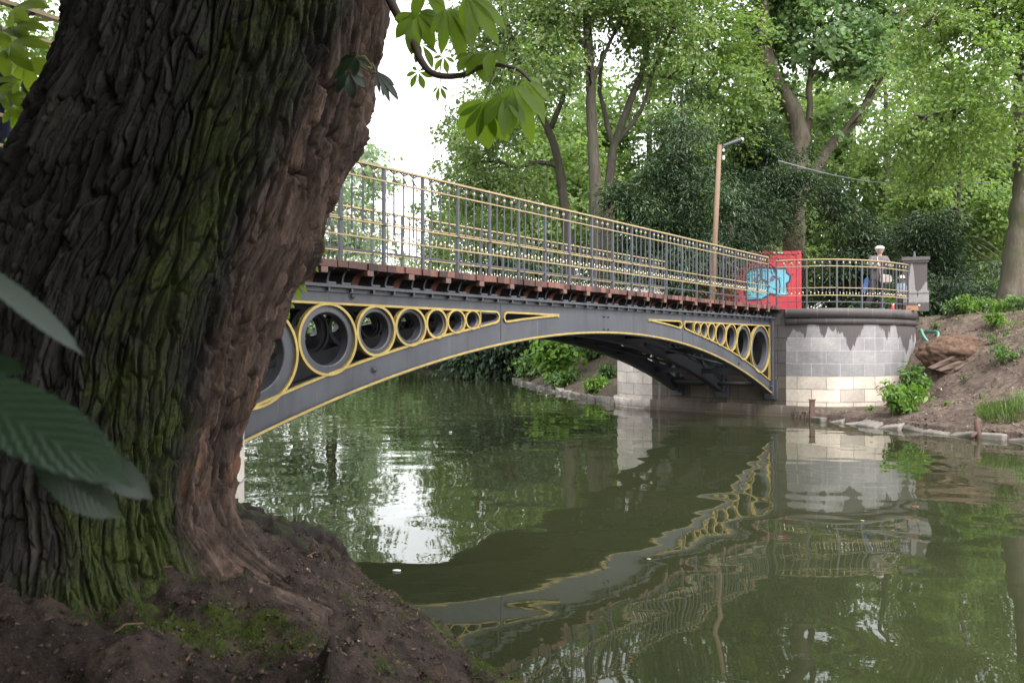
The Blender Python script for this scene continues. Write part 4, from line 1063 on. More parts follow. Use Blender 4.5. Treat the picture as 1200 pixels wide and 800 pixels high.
# roots running out over the bank
_co = np.empty(len(near_bank.data.vertices) * 3, np.float32); near_bank.data.vertices.foreach_get('co', _co); _co = _co.reshape(-1, 3)
_ux, _uy = np.unique(_co[:, 0]), np.unique(_co[:, 1]); _gz = _co[:, 2].reshape(len(_ux), len(_uy))
def bank_z(x, y):
    i = int(np.clip(np.searchsorted(_ux, x), 3, len(_ux) - 4)); j = int(np.clip(np.searchsorted(_uy, y), 3, len(_uy) - 4)); return float(_gz[i-3:i+4, j-3:j+4].mean())
def root_part(pts, r0, r1, mossv, seed, lift=0.10):
    P = catmull([Vector((p[0], p[1], bank_z(p[0], p[1]) + (r0 + (r1 - r0) * i / (len(pts) - 1)) * (lift if i < len(pts) - 1 else -0.8))) for i, p in enumerate(pts)], 14); r0 *= 0.62; r1 *= 0.45; n = len(P); k = 26; rows = []
    for i, p in enumerate(P):
        d = (P[min(i+1, n-1)] - P[max(i-1, 0)]).normalized(); a = d.cross(Vector((0, 0, 1))).normalized(); b = a.cross(d)
        r = (r0 + (r1 - r0) * i / (n - 1)) * min(1.0, (i + 0.2) / 7, (n - 1 - i + 0.2) / 4)
        t = np.linspace(0, 2*np.pi, k, endpoint=False)
        rows.append(np.array(p) + r * (np.cos(t)[:, None] * np.array(a) + np.sin(t)[:, None] * np.array(b)))
    Vr = np.concatenate(rows); C = np.repeat(np.array([[p.x, p.y, p.z] for p in P]), k, 0); D = Vr - C
    nz_ = 1 + 0.9 * fbm(Vr * 5 + seed, 4) + 0.5 * fbm(Vr * 19 + seed, 3) + 0.25 * fbm(Vr * 50 + seed, 2); Vr = C + D * nz_[:, None]
    mm = np.clip(0.10 + mossv + 0.4 * D[:, 2] / max(r0, .01), 0, 1)
    me = np_mesh('root', Vr - np.array(tb_), grid_faces(n, k, True), M['chestnut_bark'], True, attrs={'moss': mm, 'red': np.full(len(Vr), 0.35), 'plate': np.zeros(len(Vr))})
    return link('root', me, chest)
root_part([(-1.7, 3.7, 0.62), (-1.78, 4.5, 0.50), (-1.62, 4.95, 0.44), (-1.42, 5.15, 0.36), (-1.2, 5.35, 0.2)], 0.15, 0.09, 0.25, 3, 0.35)
root_part([(-1.9, 5.0, 0.50), (-1.72, 5.3, 0.44), (-1.5, 5.55, 0.30), (-1.28, 5.8, 0.16), (-1.2, 5.9, 0.02)], 0.15, 0.12, 0.10, 4, 0.40)
root_part([(-2.0, 5.8, 0.42), (-1.85, 5.95, 0.36), (-1.66, 6.05, 0.26), (-1.5, 6.1, 0.1)], 0.13, 0.07, -0.2, 5, 0.35)
root_part([(-1.85, 4.4, 0.60), (-1.90, 4.9, 0.50), (-1.95, 5.5, 0.44)], 0.13, 0.09, 0.45, 6)

# compound leaves
def palm_mat(name, c1, c2, trans, tcol, rough, spec=0.4):
    m = N(name); uv = m.coord('UV'); sp = m.n('SeparateXYZ'); m.l(uv, sp.inputs[0])
    av = m.math('ABSOLUTE', sp.outputs[1])
    ve = m.math('FRACT', m.math('MULTIPLY', m.math('SUBTRACT', sp.outputs[0], m.math('MULTIPLY', av, 0.22)), 15))
    vein = m.math('LESS_THAN', m.math('ABSOLUTE', m.math('SUBTRACT', ve, 0.5)), 0.07); mid = m.math('LESS_THAN', av, 0.035)
    vv = m.math('MAXIMUM', vein, mid)
    n = m.noise(m.coord(), 22, 4, 0.6); g = m.n('NewGeometry')
    c = m.mix(n, c1, c2); c = m.mix(1.0, c, m.ramp(g.outputs['Random Per Island'], [(0, 0.75), (1, 1.2)]), 'MULTIPLY')
    c = m.mix(m.math('MULTIPLY', vv, 0.25), c, (c2[0] * 1.5, c2[1] * 1.35, c2[2] * 1.5))
    wave = m.math('SINE', m.math('MULTIPLY', ve, 6.283))
    nr = m.bump(m.math('ADD', wave, m.math('MULTIPLY', n, 2.0)), 0.16, 0.003)
    p = m.principled(c, rough, 0, spec, nr); t = m.n('BsdfTranslucent'); m.l(m.mix(1.0, c, tcol, 'MULTIPLY'), t.inputs['Color'])
    x = m.n('MixShader'); x.inputs[0].default_value = trans; m.l(p.outputs[0], x.inputs[1]); m.l(t.outputs[0], x.inputs[2]); return m.done(x)
M['chestnut_leaf'] = palm_mat('chestnut_leaf', (0.12, 0.20, 0.03), (0.16, 0.25, 0.045), 0.68, (1.7, 1.65, 0.6), 0.4)
M['chestnut_shaded'] = palm_mat('shaded_chestnut_leaf', (0.005, 0.014, 0.006), (0.011, 0.026, 0.010), 0.12, (1.2, 1.5, 0.6), 0.32, 0.38)  # darkened copy of the chestnut leaf, shade put into its colour
M['chestnut_young'] = palm_mat('young_chestnut_leaf', (0.14, 0.22, 0.03), (0.20, 0.27, 0.05), 0.62, (1.5, 1.5, 0.6), 0.4)
M['twig'] = plain('twig_bark', (0.075, 0.055, 0.042), 0.8, 0, 0.4, 20, 0.3, 60)
M['stalk'] = plain('leaf_stalk', (0.17, 0.16, 0.06), 0.6, 0, 0.3, 20)
class Leaves:
    def __init__(s): s.V = []; s.F = []; s.UV = []; s.sts = []
    def leaflet(s, base, d, nrm, L, W, curl=0.25, fold=0.22, seg=9, tooth=0.0):
        d = d.normalized(); nrm = (nrm - d * nrm.dot(d)).normalized(); sd = d.cross(nrm); b0 = len(s.V)
        for i in range(seg + 1):
            t = i / seg
            w = W * 0.5 * (math.sin(math.pi * min(1, t ** 1.35)) ** 0.85 if t < 1 else 0) * (1.0 if t < 0.93 else 0.6)
            w *= 1 + tooth * (0.5 if i % 2 else -0.5)
            c = base + d * (L * t) - nrm * (curl * L * t * t)
            for k, q in ((-1, -1), (0, 0), (1, 1)):
                s.V.append(c + sd * (w * k) + nrm * (abs(k) * w * fold)); s.UV.append((t, k))
        for i in range(seg):
            for k in range(2):
                a = b0 + i * 3 + k; s.F.append((a, a + 1, a + 4, a + 3))
    def palm(s, c, axis, nrm, L, n=7, stalk=None, curl=0.25, spread=205, wid=0.40, rr=random):
        axis = axis.normalized(); nrm = (nrm - axis * nrm.dot(axis)).normalized()
        for i in range(n):
            f = (i / (n - 1) * 2 - 1) if n > 1 else 0; a = rad(spread / 2) * f
            d = axis * math.cos(a) + axis.cross(nrm) * math.sin(a) - nrm * 0.12
            l = L * (1 - 0.42 * abs(f) ** 1.3) * rr.uniform(0.92, 1.06)
            s.leaflet(c + d * 0.004, d, nrm + Vector((rr.uniform(-.2, .2), rr.uniform(-.2, .2), rr.uniform(-.1, .1))), l, l * wid, curl * rr.uniform(.6, 1.4))
        if stalk is not None:
            mid = c.lerp(stalk, 0.5) + Vector((0, 0, 0.02)); s.sts.append(MB().tube([stalk, mid, c], [0.003, 0.0025, 0.002], 5))
    def build(s, name, mat, parent, origin):
        me = np_mesh(name, np.array([list(v) for v in s.V]) - np.array(origin), np.array(s.F), mat, True, uv=np.array(s.UV))
        o = link(name, me, parent)
        for st_ in s.sts: st_.build('leaf_stalk', M['stalk'], o, origin, True)
        return o
rl = random.Random(8)
# bough that drops from the crown at the top of the picture
tw_ = catmull([at(446, -30, 3.35), at(462, 10, 3.3), at(482, 45, 3.22), at(494, 72, 3.18), at(510, 87, 3.15), at(540, 88, 3.12), at(572, 76, 3.1), at(604, 80, 3.08), at(622, 95, 3.06)], 6)
MB().tube(tw_, [0.021 - 0.016 * i / (len(tw_) - 1) for i in range(len(tw_))], 8).build('bough', M['twig'], chest, tb_, True)
S1 = Leaves()
down, cam_ = Vector((0, 0, -1)), Vector((0, -1, 0))
def spray(L_, px, py, D, ax, size, n=7, tilt=0.35, stalk=None, curl=0.2, spread=205, wid=0.40, nz=None):
    """ax: direction of the middle leaflet as seen, (right, up, towards the lens)"""
    a = Vector((ax[0], -ax[2], ax[1])); nrm = nz if nz else Vector((rl.uniform(-.2, .2), -1.0, tilt))
    L_.palm(at(px, py, D), a, nrm, size, n, at(*stalk) if stalk else None, curl, spread, wid, rl)
# the big backlit leaf and its neighbours
spray(S1, 568, 118, 3.05, (0.05, -1, 0.25), 0.20, 7, 0.1, (585, 82, 3.09), 0.1, 150, 0.46)
spray(S1, 600, 100, 3.0, (0.55, -0.85, 0.3), 0.19, 5, 0.5, (604, 80, 3.08), 0.5, 120, 0.34)
spray(S1, 612, 92, 3.1, (0.8, -0.7, 0.1), 0.18, 5, 0.7, (610, 85, 3.07), 0.5, 110, 0.32)
spray(S1, 575, 60, 3.1, (-0.5, -0.3, 0.4), 0.15, 5, 1.5, (572, 76, 3.1), 0.3, 170, 0.42)
spray(S1, 555, 62, 3.15, (0.3, -0.5, 0.5), 0.14, 5, 1.2, (560, 80, 3.1), 0.3, 200, 0.44)
spray(S1, 590, 112, 3.0, (0.1, -0.9, 0.5), 0.15, 5, 0.9, (590, 82, 3.09), 0.35, 150, 0.36)
spray(S1, 487, 14, 3.2, (0.25, -1, 0.2), 0.165, 6, 0.2, (480, 42, 3.22), 0.2, 170, 0.42)
spray(S1, 522, 8, 3.15, (0.45, -0.85, 0.3), 0.20, 5, 0.5, (500, 5, 3.2), 0.45, 100, 0.30)
spray(S1, 545, -8, 3.1, (0.7, -0.8, 0.3), 0.22, 5, 0.4, (530, -30, 3.1), 0.35, 90, 0.30)
spray(S1, 500, -20, 3.2, (0.4, -0.8, 0.5), 0.18, 5, 0.6, (500, -40, 3.2), 0.2, 180, 0.36)
spray(S1, 494, 52, 3.2, (0.4, -0.5, 0.2), 0.09, 5, 0.8, (490, 62, 3.19), 0.3, 200, 0.4)
spray(S1, 520, 66, 3.18, (-0.2, -0.9, 0.2), 0.07, 4, 0.3, (515, 86, 3.14), 0.3, 160, 0.4)
spray(S1, 490, 84, 3.25, (-0.1, -0.8, 0.1), 0.07, 6, 0.9, (505, 84, 3.16), 0.2, 260, 0.42)
spray(S1, 515, 100, 3.2, (0.1, -1, 0.2), 0.06, 4, 0.2, (520, 88, 3.14), 0.3, 120, 0.34)
S1.build('leaf_spray', M['chestnut_leaf'], chest, tb_)
S2 = Leaves()                                    # small shaded spray against the trunk's edge
spray(S2, 418, 66, 2.72, (-0.7, -0.5, 0.3), 0.085, 5, 0.7, (436, 78, 2.74), 0.3, 190, 0.46)
spray(S2, 408, 84, 2.70, (0.2, -0.9, 0.3), 0.085, 5, 0.8, (436, 80, 2.74), 0.3, 170, 0.44)
spray(S2, 440, 82, 2.75, (0.65, -0.8, 0.1), 0.125, 4, 0.9, (432, 78, 2.75), 0.2, 50, 0.20)
spray(S2, 446, 96, 2.76, (0.75, -0.5, 0.1), 0.085, 3, 0.6, (432, 84, 2.75), 0.2, 80, 0.24)
S2.sts.append(MB().tube([at(402, 70, 2.95), at(420, 76, 2.78), at(446, 92, 2.76)], [0.004, 0.003, 0.002], 5))
S2.build('leaf_spray', M['chestnut_shaded'], chest, tb_)
S3 = Leaves()                                    # sprout behind the trunk, in front of the deck
for q in ((352, 288, (0.6, -0.5, 0.2)), (358, 300, (0.8, -0.6, 0.1)), (350, 304, (0.1, -0.9, 0.2)), (362, 294, (0.7, 0.1, 0.2)), (346, 330, (0.2, -0.7, 0.3)), (330, 352, (0.5, -0.8, 0.1))):
    spray(S3, q[0], q[1], 3.75, q[2], 0.085, 5, 0.8, (340, 292, 3.75), 0.35, 150, 0.34)
S3.build('leaf_spray', M['chestnut_young'], chest, tb_); S3 = Leaves()
for q in ((266, 548, (0.8, 0.2, 0.1)), (268, 556, (0.8, 0.1, 0.1))):
    spray(S3, q[0], q[1], 3.6, q[2], 0.04, 4, 0.9, (255, 560, 3.6), 0.2, 120, 0.3)
S3.build('leaf_spray', M['chestnut_young'], chest, tb_)
S4 = Leaves()                                    # yellow-green sprout at the left edge
S4.sts.append(MB().tube([at(36, 116, 4.1), at(24, 95, 4.1), at(10, 70, 4.1), at(0, 30, 4.1)], [0.02, 0.012, 0.008, 0.006], 6))
for q in ((8, 20, (0.7, 0.4, 0.3)), (0, 36, (0.9, -0.1, 0.4)), (16, 30, (0.6, 0.1, 0.3)), (4, 58, (0.9, -0.4, 0.4)), (12, 50, (0.9, 0.1, 0.4)), (22, 96, (-0.6, 0.1, 0.3)), (6, 108, (0.8, -0.4, 0.4)), (26, 118, (-0.5, -0.9, 0.3)), (-4, 112, (0.7, 0.2, 0.3)), (18, 126, (-0.1, -1, 0.2)), (14, 10, (0.9, 0.2, 0.4)), (30, 70, (0.3, -0.9, 0.3))):
    spray(S4, q[0], q[1], 3.95 + rl.uniform(-.1, .2), q[2], 0.19 if q[1] < 80 else 0.13, 5, 0.8, None, 0.3, 160, 0.40)
spray(S4, 8, 160, 4.0, (0.1, -1, 0.1), 0.05, 2, 0.3, None, 0.2, 60, 0.5)
S4.build('leaf_spray', M['chestnut_young'], chest, tb_)
S5 = Leaves()                                    # two blurred leaflets close to the lens
def one(px0, py0, D0, px1, py1, D1, W, nrm, curl):
    a, b = at(px0, py0, D0), at(px1, py1, D1); S5.leaflet(a, b - a, Vector(nrm), (b - a).length, W, curl, 0.16, 44, 0.09)
one(-95, 262, 0.60, 104, 412, 0.64, 0.026, (0.35, -0.45, 0.9), 0.04)
one(-150, 400, 0.58, 160, 560, 0.58, 0.066, (0.25, -0.50, 0.9), 0.05)
one(-80, 420, 0.66, 30, 436, 0.66, 0.03, (0.1, -0.6, 0.8), 0.0)
one(60, 500, 0.60, 180, 584, 0.61, 0.026, (-0.1, -0.9, 0.6), 0.1)
one(20, 520, 0.60, 142, 608, 0.61, 0.03, (-0.1, -0.9, 0.5), 0.05)
S5.sts.append(MB().tube([at(-150, 400, 0.58), at(-230, 340, 0.6), at(-300, 200, 0.9), at(-260, -120, 2.4)], [0.003, 0.0035, 0.005, 0.012], 6))
S5.sts.append(MB().tube([at(-95, 262, 0.60), at(-180, 320, 0.6), at(-230, 340, 0.6)], [0.003, 0.0035, 0.0035], 6))
S5.build('leaf_spray', M['chestnut_shaded'], chest, tb_)
# the crown: over the lens, with low unseen masses added to shade trunk and bank
cb = MB()
for i, (pts, r0, r1) in enumerate([([(-0.75, 2.95, 5.6), (-0.2, 2.4, 6.8), (0.8, 1.4, 7.6), (2.0, 0.2, 8.2)], 0.30, 0.08), ([(-0.62, 2.9, 6.2), (-0.6, 3.4, 7.6), (-0.2, 4.4, 9.0), (0.4, 5.0, 10.5)], 0.30, 0.08), ([(-0.75, 2.9, 5.4), (-1.8, 2.2, 6.6), (-3.2, 0.8, 7.2), (-4.4, -1.0, 7.6)], 0.26, 0.08), ([(-0.72, 3.0, 5.5), (-1.8, 3.6, 6.8), (-3.6, 4.2, 7.8)], 0.24, 0.07), ([(0.8, 1.4, 7.6), (0.6, -0.6, 7.4), (0.0, -2.6, 6.6)], 0.12, 0.05)]):
    limbs(cb, pts, r0, r1, 9, 0.03, 0, 90 + i)
cb.build('limb', M['bark_dark'], chest, tb_, True)
def above(P): return (P[:, 2] > 2.35 + 0.47 * np.maximum(P[:, 1], -3) + 0.10 * np.abs(P[:, 0])) | ((P[:, 0] < -0.72 * np.maximum(P[:, 1], 0) - 1.3) & (P[:, 2] > 1.5))
cme = leaf_cloud('crown', [(-0.5, 1.0, 7.6, 4.2, 3.6, 1.9, 1.2), (-3.2, 0.2, 6.6, 3.2, 3.4, 1.9, 1.2), (0.5, -2.8, 6.4, 4.2, 3.0, 2.3, 1.3), (-0.2, 3.6, 9.4, 3.6, 2.6, 2.0), (-3.5, -3.4, 5.6, 3.0, 2.4, 2.4, 1.2), (2.2, 0.0, 7.8, 2.4, 2.6, 1.4), (-4.6, 2.6, 7.2, 2.2, 2.4, 2.4), (-5.2, -0.5, 4.4, 1.6, 2.2, 1.8), (0, -5.5, 4.0, 4.5, 1.5, 2.4), (-3.6, -1.6, 3.4, 1.8, 1.2, 1.6, 1.5), (-2.0, -3.2, 3.2, 2.4, 1.2, 1.6, 1.5), (0.2, -2.4, 4.4, 2.2, 1.2, 1.0, 1.4), (-5.6, 1.2, 3.4, 1.6, 2.6, 1.9, 1.8), (-4.4, -1.4, 3.0, 1.6, 1.6, 1.6, 1.6), (-3.6, 3.2, 6.0, 2.2, 2.2, 1.2, 1.4)],
                 40000, 0.26, M['leaf_maple'], 77, asp=0.55, crad=0.8, cull=-0.2, keep=above, origin=tb_, shell=0.4)
link('crown', cme, chest)
# ------------------------------------------------------------------ stone pillar
def pillar_mat():
    m = N('pillar_stone'); co = m.coord('Object'); sp = m.n('SeparateXYZ'); m.l(co, sp.inputs[0])
    n1 = m.noise(m.mapping(co, (3.5, 3.5, 0.25)), 1.0, 2, 0.5); f = m.noise(co, 18, 5, 0.7)
    drop = m.math('MULTIPLY_ADD', m.math('SUBTRACT', n1, 0.42), -4.2, 1.05)
    wet = m.math('MULTIPLY_ADD', m.math('SUBTRACT', sp.outputs[2], drop), 30, 0.5, clamp=True)
    foot = m.math('MULTIPLY_ADD', m.math('SUBTRACT', 0.27, m.math('ADD', sp.outputs[2], m.math('MULTIPLY', f, 0.1))), 25, 0.5, clamp=True)
    b = m.mix(1.0, (0.22, 0.208, 0.205), m.ramp(f, [(0.3, 0.8), (0.7, 1.15)]), 'MULTIPLY')
    b = m.mix(m.math('MULTIPLY', m.math('MAXIMUM', wet, foot), 0.92), b, (0.062, 0.053, 0.052))
    return m.done(m.principled(b, 0.75, 0, 0.3, m.bump(f, 0.4, 0.01)))
M['pillar'] = pillar_mat(); M['wetstone'] = plain('wet_stone', (0.068, 0.058, 0.057), 0.6, 0, 0.4, 8, 0.3, 40)
pp = Vector((10.42, 20.62, PAVE - 0.01)); pr = empty('stone_pillar', pp, rad(-20), 'square grey stone pillar with dark wet streaks at the end of the curved railing', 'pillar')
MB().box(-.30, .30, -.30, .30, 0.0, 0.46).box(-.315, .315, -.315, .315, 0.462, 0.53).build('pedestal', M['pillar'], pr)
MB().box(-.265, .265, -.265, .265, 0.532, 1.24).build('shaft', M['pillar'], pr)
MB().box(-.295, .295, -.295, .295, 1.242, 1.30).box(-.325, .325, -.325, .325, 1.302, 1.39).build('cap', M['wetstone'], pr)
MB().tube([(0, 0, 1.391), (0, 0, 1.56)], [0.045, 0.022], 6).tube([(-.16, -.05, 1.391), (-.16, -.05, 1.43)], 0.02, 6).tube([(.14, -.05, 1.391), (.14, -.05, 1.43)], 0.02, 6).build('cap_pin', M['grey'], pr)

# ------------------------------------------------------------------ red cabinet with the painted patch
M['redpaint'] = plain('red_sheet_metal', (0.45, 0.040, 0.055), 0.42, 0, 0.4, 1.5, 0.05, 20, 0.5, (0.34, 0.05, 0.065))
M['cyanpaint'] = plain('sky_blue_spray_paint', (0.15, 0.42, 0.54), 0.6, 0, 0.5, 2.2, 0, 20, 0.3, (0.27, 0.50, 0.60))
M['blackpaint'] = plain('black_spray_paint', (0.035, 0.03, 0.055), 0.6, 0, 0.3, 8)
M['whitepaint'] = plain('off_white_paint', (0.55, 0.53, 0.51), 0.6, 0, 0.2, 8)
M['mauve'] = plain('mauve_spray_paint', (0.16, 0.11, 0.20), 0.6, 0, 0.3, 8)
RD = 30.8
ro = Vector(((901.5 - 600) / 933 * RD, RD, G + 0.02)); rc_ = empty('steel_container', ro, rad(3), 'red steel site container with a sky-blue spray-painted patch, behind the railing', 'container')
w2_, ht = 1.265, 2.84
MB().box(-w2_, w2_ - 0.20, 0, 5.8, 0.06, ht - 0.12).build('body', M['redpaint'], rc_)
MB().box(w2_ - 0.197, w2_, -0.02, 5.8, 0.0, ht + 0.02).build('corner_post', M['redpaint'], rc_)
MB().box(-w2_ - 0.02, -w2_ + 0.06, -0.03, 5.8, 0.0, ht - 0.13).build('corner_post', M['redpaint'], rc_)
MB().prism([(-w2_ + 0.2, 0), (w2_ - 0.2, 0), (w2_ - 0.2, 0.12), (-w2_ + 0.32, 0.10)], (0, -0.03, ht - 0.118), (1, 0, 0), (0, 0, 1), (0, 5.8, 0)).build('lid', M['redpaint'], rc_)
MB().box(0.12, 0.52, -0.035, -0.031, ht - 0.09, ht - 0.045).build('sticker', M['whitepaint'], rc_)
MB().box(0.735, 0.745, -0.006, 0.0, 0.1, ht - 0.3).box(-0.5, 0.6, -0.006, 0.0, ht - 0.30, ht - 0.285).build('panel_seam', M['blackpaint'], rc_)
gz = lambda x, y: ((x - 415) / 8.89 * RD / 933, (720 - y) / 8.89 * RD / 933 + 0.70)
pat = [gz(*q) for q in ((170, 400), (200, 340), (320, 315), (450, 322), (590, 325), (600, 370), (637, 402), (630, 460), (596, 480), (602, 520), (610, 603), (520, 610), (430, 588), (380, 620), (320, 652), (180, 655), (150, 560))]
MB().prism(pat, (0, -0.003, 0), (1, 0, 0), (0, 0, 1), (0, -0.004, 0)).build('painted_patch', M['cyanpaint'], rc_)
pt = MB(); pt.band([(x, z) for x, z in pat], 0.075, -0.012, -0.008, True)
for ln, wd in ((((300, 460), (340, 435), (380, 455), (400, 480)), .045), (((480, 420), (520, 440), (528, 500), (520, 580)), .045), (((330, 325), (322, 400), (330, 430)), .045), (((470, 330), (490, 400)), .045)):
    pt.band([gz(*q) for q in ln], wd, -0.0165, -0.0125)
pt.build('paint_outline', M['blackpaint'], rc_)
bl = MB()
bl.prism([gz(*q) for q in ((415, 440), (440, 405), (480, 395), (485, 420), (455, 460), (425, 462))], (0, -0.0085, 0), (1, 0, 0), (0, 0, 1), (0, -0.0035, 0))
bl.prism([gz(*q) for q in ((235, 450), (290, 410), (300, 430), (262, 462))], (0, -0.0085, 0), (1, 0, 0), (0, 0, 1), (0, -0.0035, 0))
bl.build('paint_blot', M['mauve'], rc_)

# ------------------------------------------------------------------ lamp post, cable
M['postwood'] = plain('lamp_post_timber', (0.155, 0.10, 0.062), 0.75, 0, 0.4, 5, 0.3, 50)
M['lampmetal'] = plain('lamp_metal', (0.045, 0.047, 0.052), 0.5, 0.2, 0.2, 10)
LD = 24.5
lb_ = gnd(833, LD); lt = at(843.5, 170, LD)
lp = empty('lamp_post', lb_, 0, 'round timber lamp post with a short grey lamp arm, behind the bridge railing', 'street lamp')
MB().tube([lb_ - Vector((0, 0, .3)), lb_.lerp(lt, 0.5), lt], [0.095, 0.083, 0.070], 12).build('post', M['postwood'], lp, lb_, True)
MB().tube([lt + Vector((0.09, 0, -.10)), lt + Vector((0.16, 0, -.02))], 0.05, 8).tube([at(848, 171, LD), at(869, 163.5, LD)], [0.055, 0.075], 10).build('lamp_head', M['lampmetal'], lp, lb_)
MB().tube([at(869, 163.5, LD), at(871.2, 162.8, LD)], [0.07, 0.05], 10).build('lamp_glass', M['whitepaint'], lp, lb_)
MB().box(lt.x + .085, lt.x + .15, lt.y - .04, lt.y + .04, lt.z - .45, lt.z - .33).box(lt.x + .085, lt.x + .14, lt.y - .04, lt.y + .04, lt.z - .2, lt.z - .12).build('junction_box', M['whitepaint'], lp, lb_)
M['cable'] = plain('grey_cable', (0.22, 0.23, 0.25), 0.5)
ca = at(912, 188, 25.5); cb2 = at(1160, 214, 23)
cpts = [ca.lerp(cb2, t) - Vector((0, 0, 0.35 * math.sin(math.pi * t))) for t in np.linspace(0, 1, 16)]
cbo = MB().tube(cpts, 0.014, 5).build('overhead_cable', M['cable'], None, ca, place=True); tag(cbo, 'thin grey cable slung between the trees above the man', 'cable')

# ------------------------------------------------------------------ boards behind the far railing
M['greyboard'] = plain('weathered_boards', (0.34, 0.32, 0.315), 0.8, 0, 0.35, 6, 0.2, 40, island=0.35)
bo = gnd(752, 25.5); hb = empty('board_hoarding', bo, rad(4), 'pale hoarding of upright boards behind the far railing', 'hoarding')
mb = MB()
for k in range(11): mb.box(-0.55 + k * 0.105, -0.55 + k * 0.105 + 0.088, 0, 0.025, 0.1, 1.05 + 0.03 * math.sin(k * 2.3))
mb.build('boards', M['greyboard'], hb)
for x in (-0.45, 0.45): MB().box(x - .03, x + .03, 0.027, 0.08, -0.1, 1.0).build('stake', M['postwood'], hb)

# ------------------------------------------------------------------ people
M['skin'] = plain('skin', (0.34, 0.20, 0.15), 0.55, 0, 0.15, 12, 0, 20, 0.4)
M['capcloth'] = plain('white_cap_cloth', (0.55, 0.52, 0.49), 0.8, 0, 0.15, 15)
M['jacket'] = plain('taupe_jacket_cloth', (0.098, 0.082, 0.079), 0.85, 0, 0.35, 6, 0.3, 60)
M['trouser'] = plain('dark_trouser_cloth', (0.032, 0.028, 0.028), 0.85, 0, 0.3, 6, 0.3, 60)
M['shoe'] = plain('grey_shoe', (0.16, 0.15, 0.15), 0.6)
M['hair'] = plain('grey_hair', (0.30, 0.28, 0.26), 0.8)
M['bagcloth'] = plain('cream_bag_cloth', (0.42, 0.37, 0.32), 0.8, 0, 0.2, 8)
M['bluecloth'] = plain('blue_cloth', (0.04, 0.085, 0.22), 0.8, 0, 0.3, 8)
M['paleblue'] = plain('pale_blue_cloth', (0.19, 0.24, 0.30), 0.85, 0, 0.3, 8)
M['blackplastic'] = plain('black_plastic', (0.02, 0.02, 0.022), 0.4)
def skin_mesh(name, chains, mat, parent, sub=2):
    """chains: lists of (point, radius); the first point of a later chain that repeats an earlier one joins there"""
    vs, es, rs, key = [], [], [], {}
    for ch in chains:
        prev = None
        for p, r in ch:
            k = tuple(round(c, 4) for c in p)
            if k not in key: key[k] = len(vs); vs.append(p); rs.append(r)
            i = key[k]
            if prev is not None and prev != i: es.append((prev, i))
            prev = i
    me = bpy.data.meshes.new(name); me.from_pydata(vs, es, []); me.update()
    o = link(name, me, parent); me.materials.append(mat)
    md = o.modifiers.new('skin', 'SKIN'); md.use_smooth_shade = True
    sv = me.skin_vertices[0].data
    for i, r in enumerate(rs): sv[i].radius = (r, r) if not isinstance(r, tuple) else r
    for v in sv: v.use_root = False
    sv[0].use_root = True
    ss = o.modifiers.new('smooth', 'SUBSURF'); ss.levels = sub; ss.render_levels = sub
    return o
def hand(wr, d, n, side, s=1.0):
    """five bent fingers rooted in a palm at the wrist wr, pointing along d, palm towards n"""
    wr, d, n = Vector(wr), Vector(d).normalized(), Vector(n).normalized(); t = d.cross(n).normalized() * side; out = []
    kn = wr + d * 0.085 * s
    out.append([(tuple(wr), 0.026 * s), (tuple(wr + d * 0.045 * s), 0.034 * s), (tuple(kn), 0.030 * s)])
    for k, l in enumerate((0.070, 0.080, 0.074, 0.056)):
        b = kn + t * (0.030 - 0.020 * k) * s
        out.append([(tuple(kn), 0.030 * s), (tuple(b + d * 0.02 * s), 0.010 * s), (tuple(b + d * (0.02 + l * .5) * s + n * 0.018 * s), 0.009 * s), (tuple(b + d * (0.02 + l * .75) * s + n * 0.05 * s), 0.008 * s)])
    th0 = wr + d * 0.045 * s
    out.append([(tuple(th0), 0.034 * s), (tuple(th0 + t * 0.045 * s + d * 0.015 * s + n * .01 * s), 0.012 * s), (tuple(th0 + t * 0.058 * s + d * 0.05 * s + n * 0.03 * s), 0.009 * s)])
    return out
def face(parent, hc, f, u, r, s=1.0):
    """brows, eyes, nose, mouth and ears on a head at hc looking along f"""
    f, u = Vector(f).normalized(), Vector(u).normalized(); sd = f.cross(u); hc = Vector(hc)
    mb = MB()
    mb.tube([hc + f * r * 0.95 + u * 0.015 * s, hc + f * (r + 0.022 * s) - u * 0.022 * s, hc + f * r * 0.95 - u * 0.03 * s], [0.009 * s, 0.014 * s, 0.008 * s], 6).build('nose', M['skin'], parent, smooth=True)
    for q in (-1, 1):
        MB().ball(hc + f * r * 0.90 + sd * q * 0.032 * s + u * 0.018 * s, 0.009 * s, 8, 5, 0, (1, 1, .6)).build('eye', M['blackplastic'], parent)
        MB().ball(hc + sd * q * r * 0.98 - f * 0.01 - u * 0.005, 0.027 * s, 8, 5, 0, (.5, .6, 1)).build('ear', M['skin'], parent, smooth=True)
    MB().tube([hc + f * r * 0.93 - sd * 0.022 * s - u * 0.058 * s, hc + f * r * 0.98 - u * 0.06 * s, hc + f * r * 0.93 + sd * 0.022 * s - u * 0.058 * s], 0.005 * s, 5).build('mouth', M['redwood'], parent)

MDp = 20.35; mo = Vector(((1026 - 600) / 933 * MDp, MDp, PAVE - 0.006))
man = empty('person', mo, 0, 'man in white flat cap and taupe jacket holding a small black device at his chest', 'person')
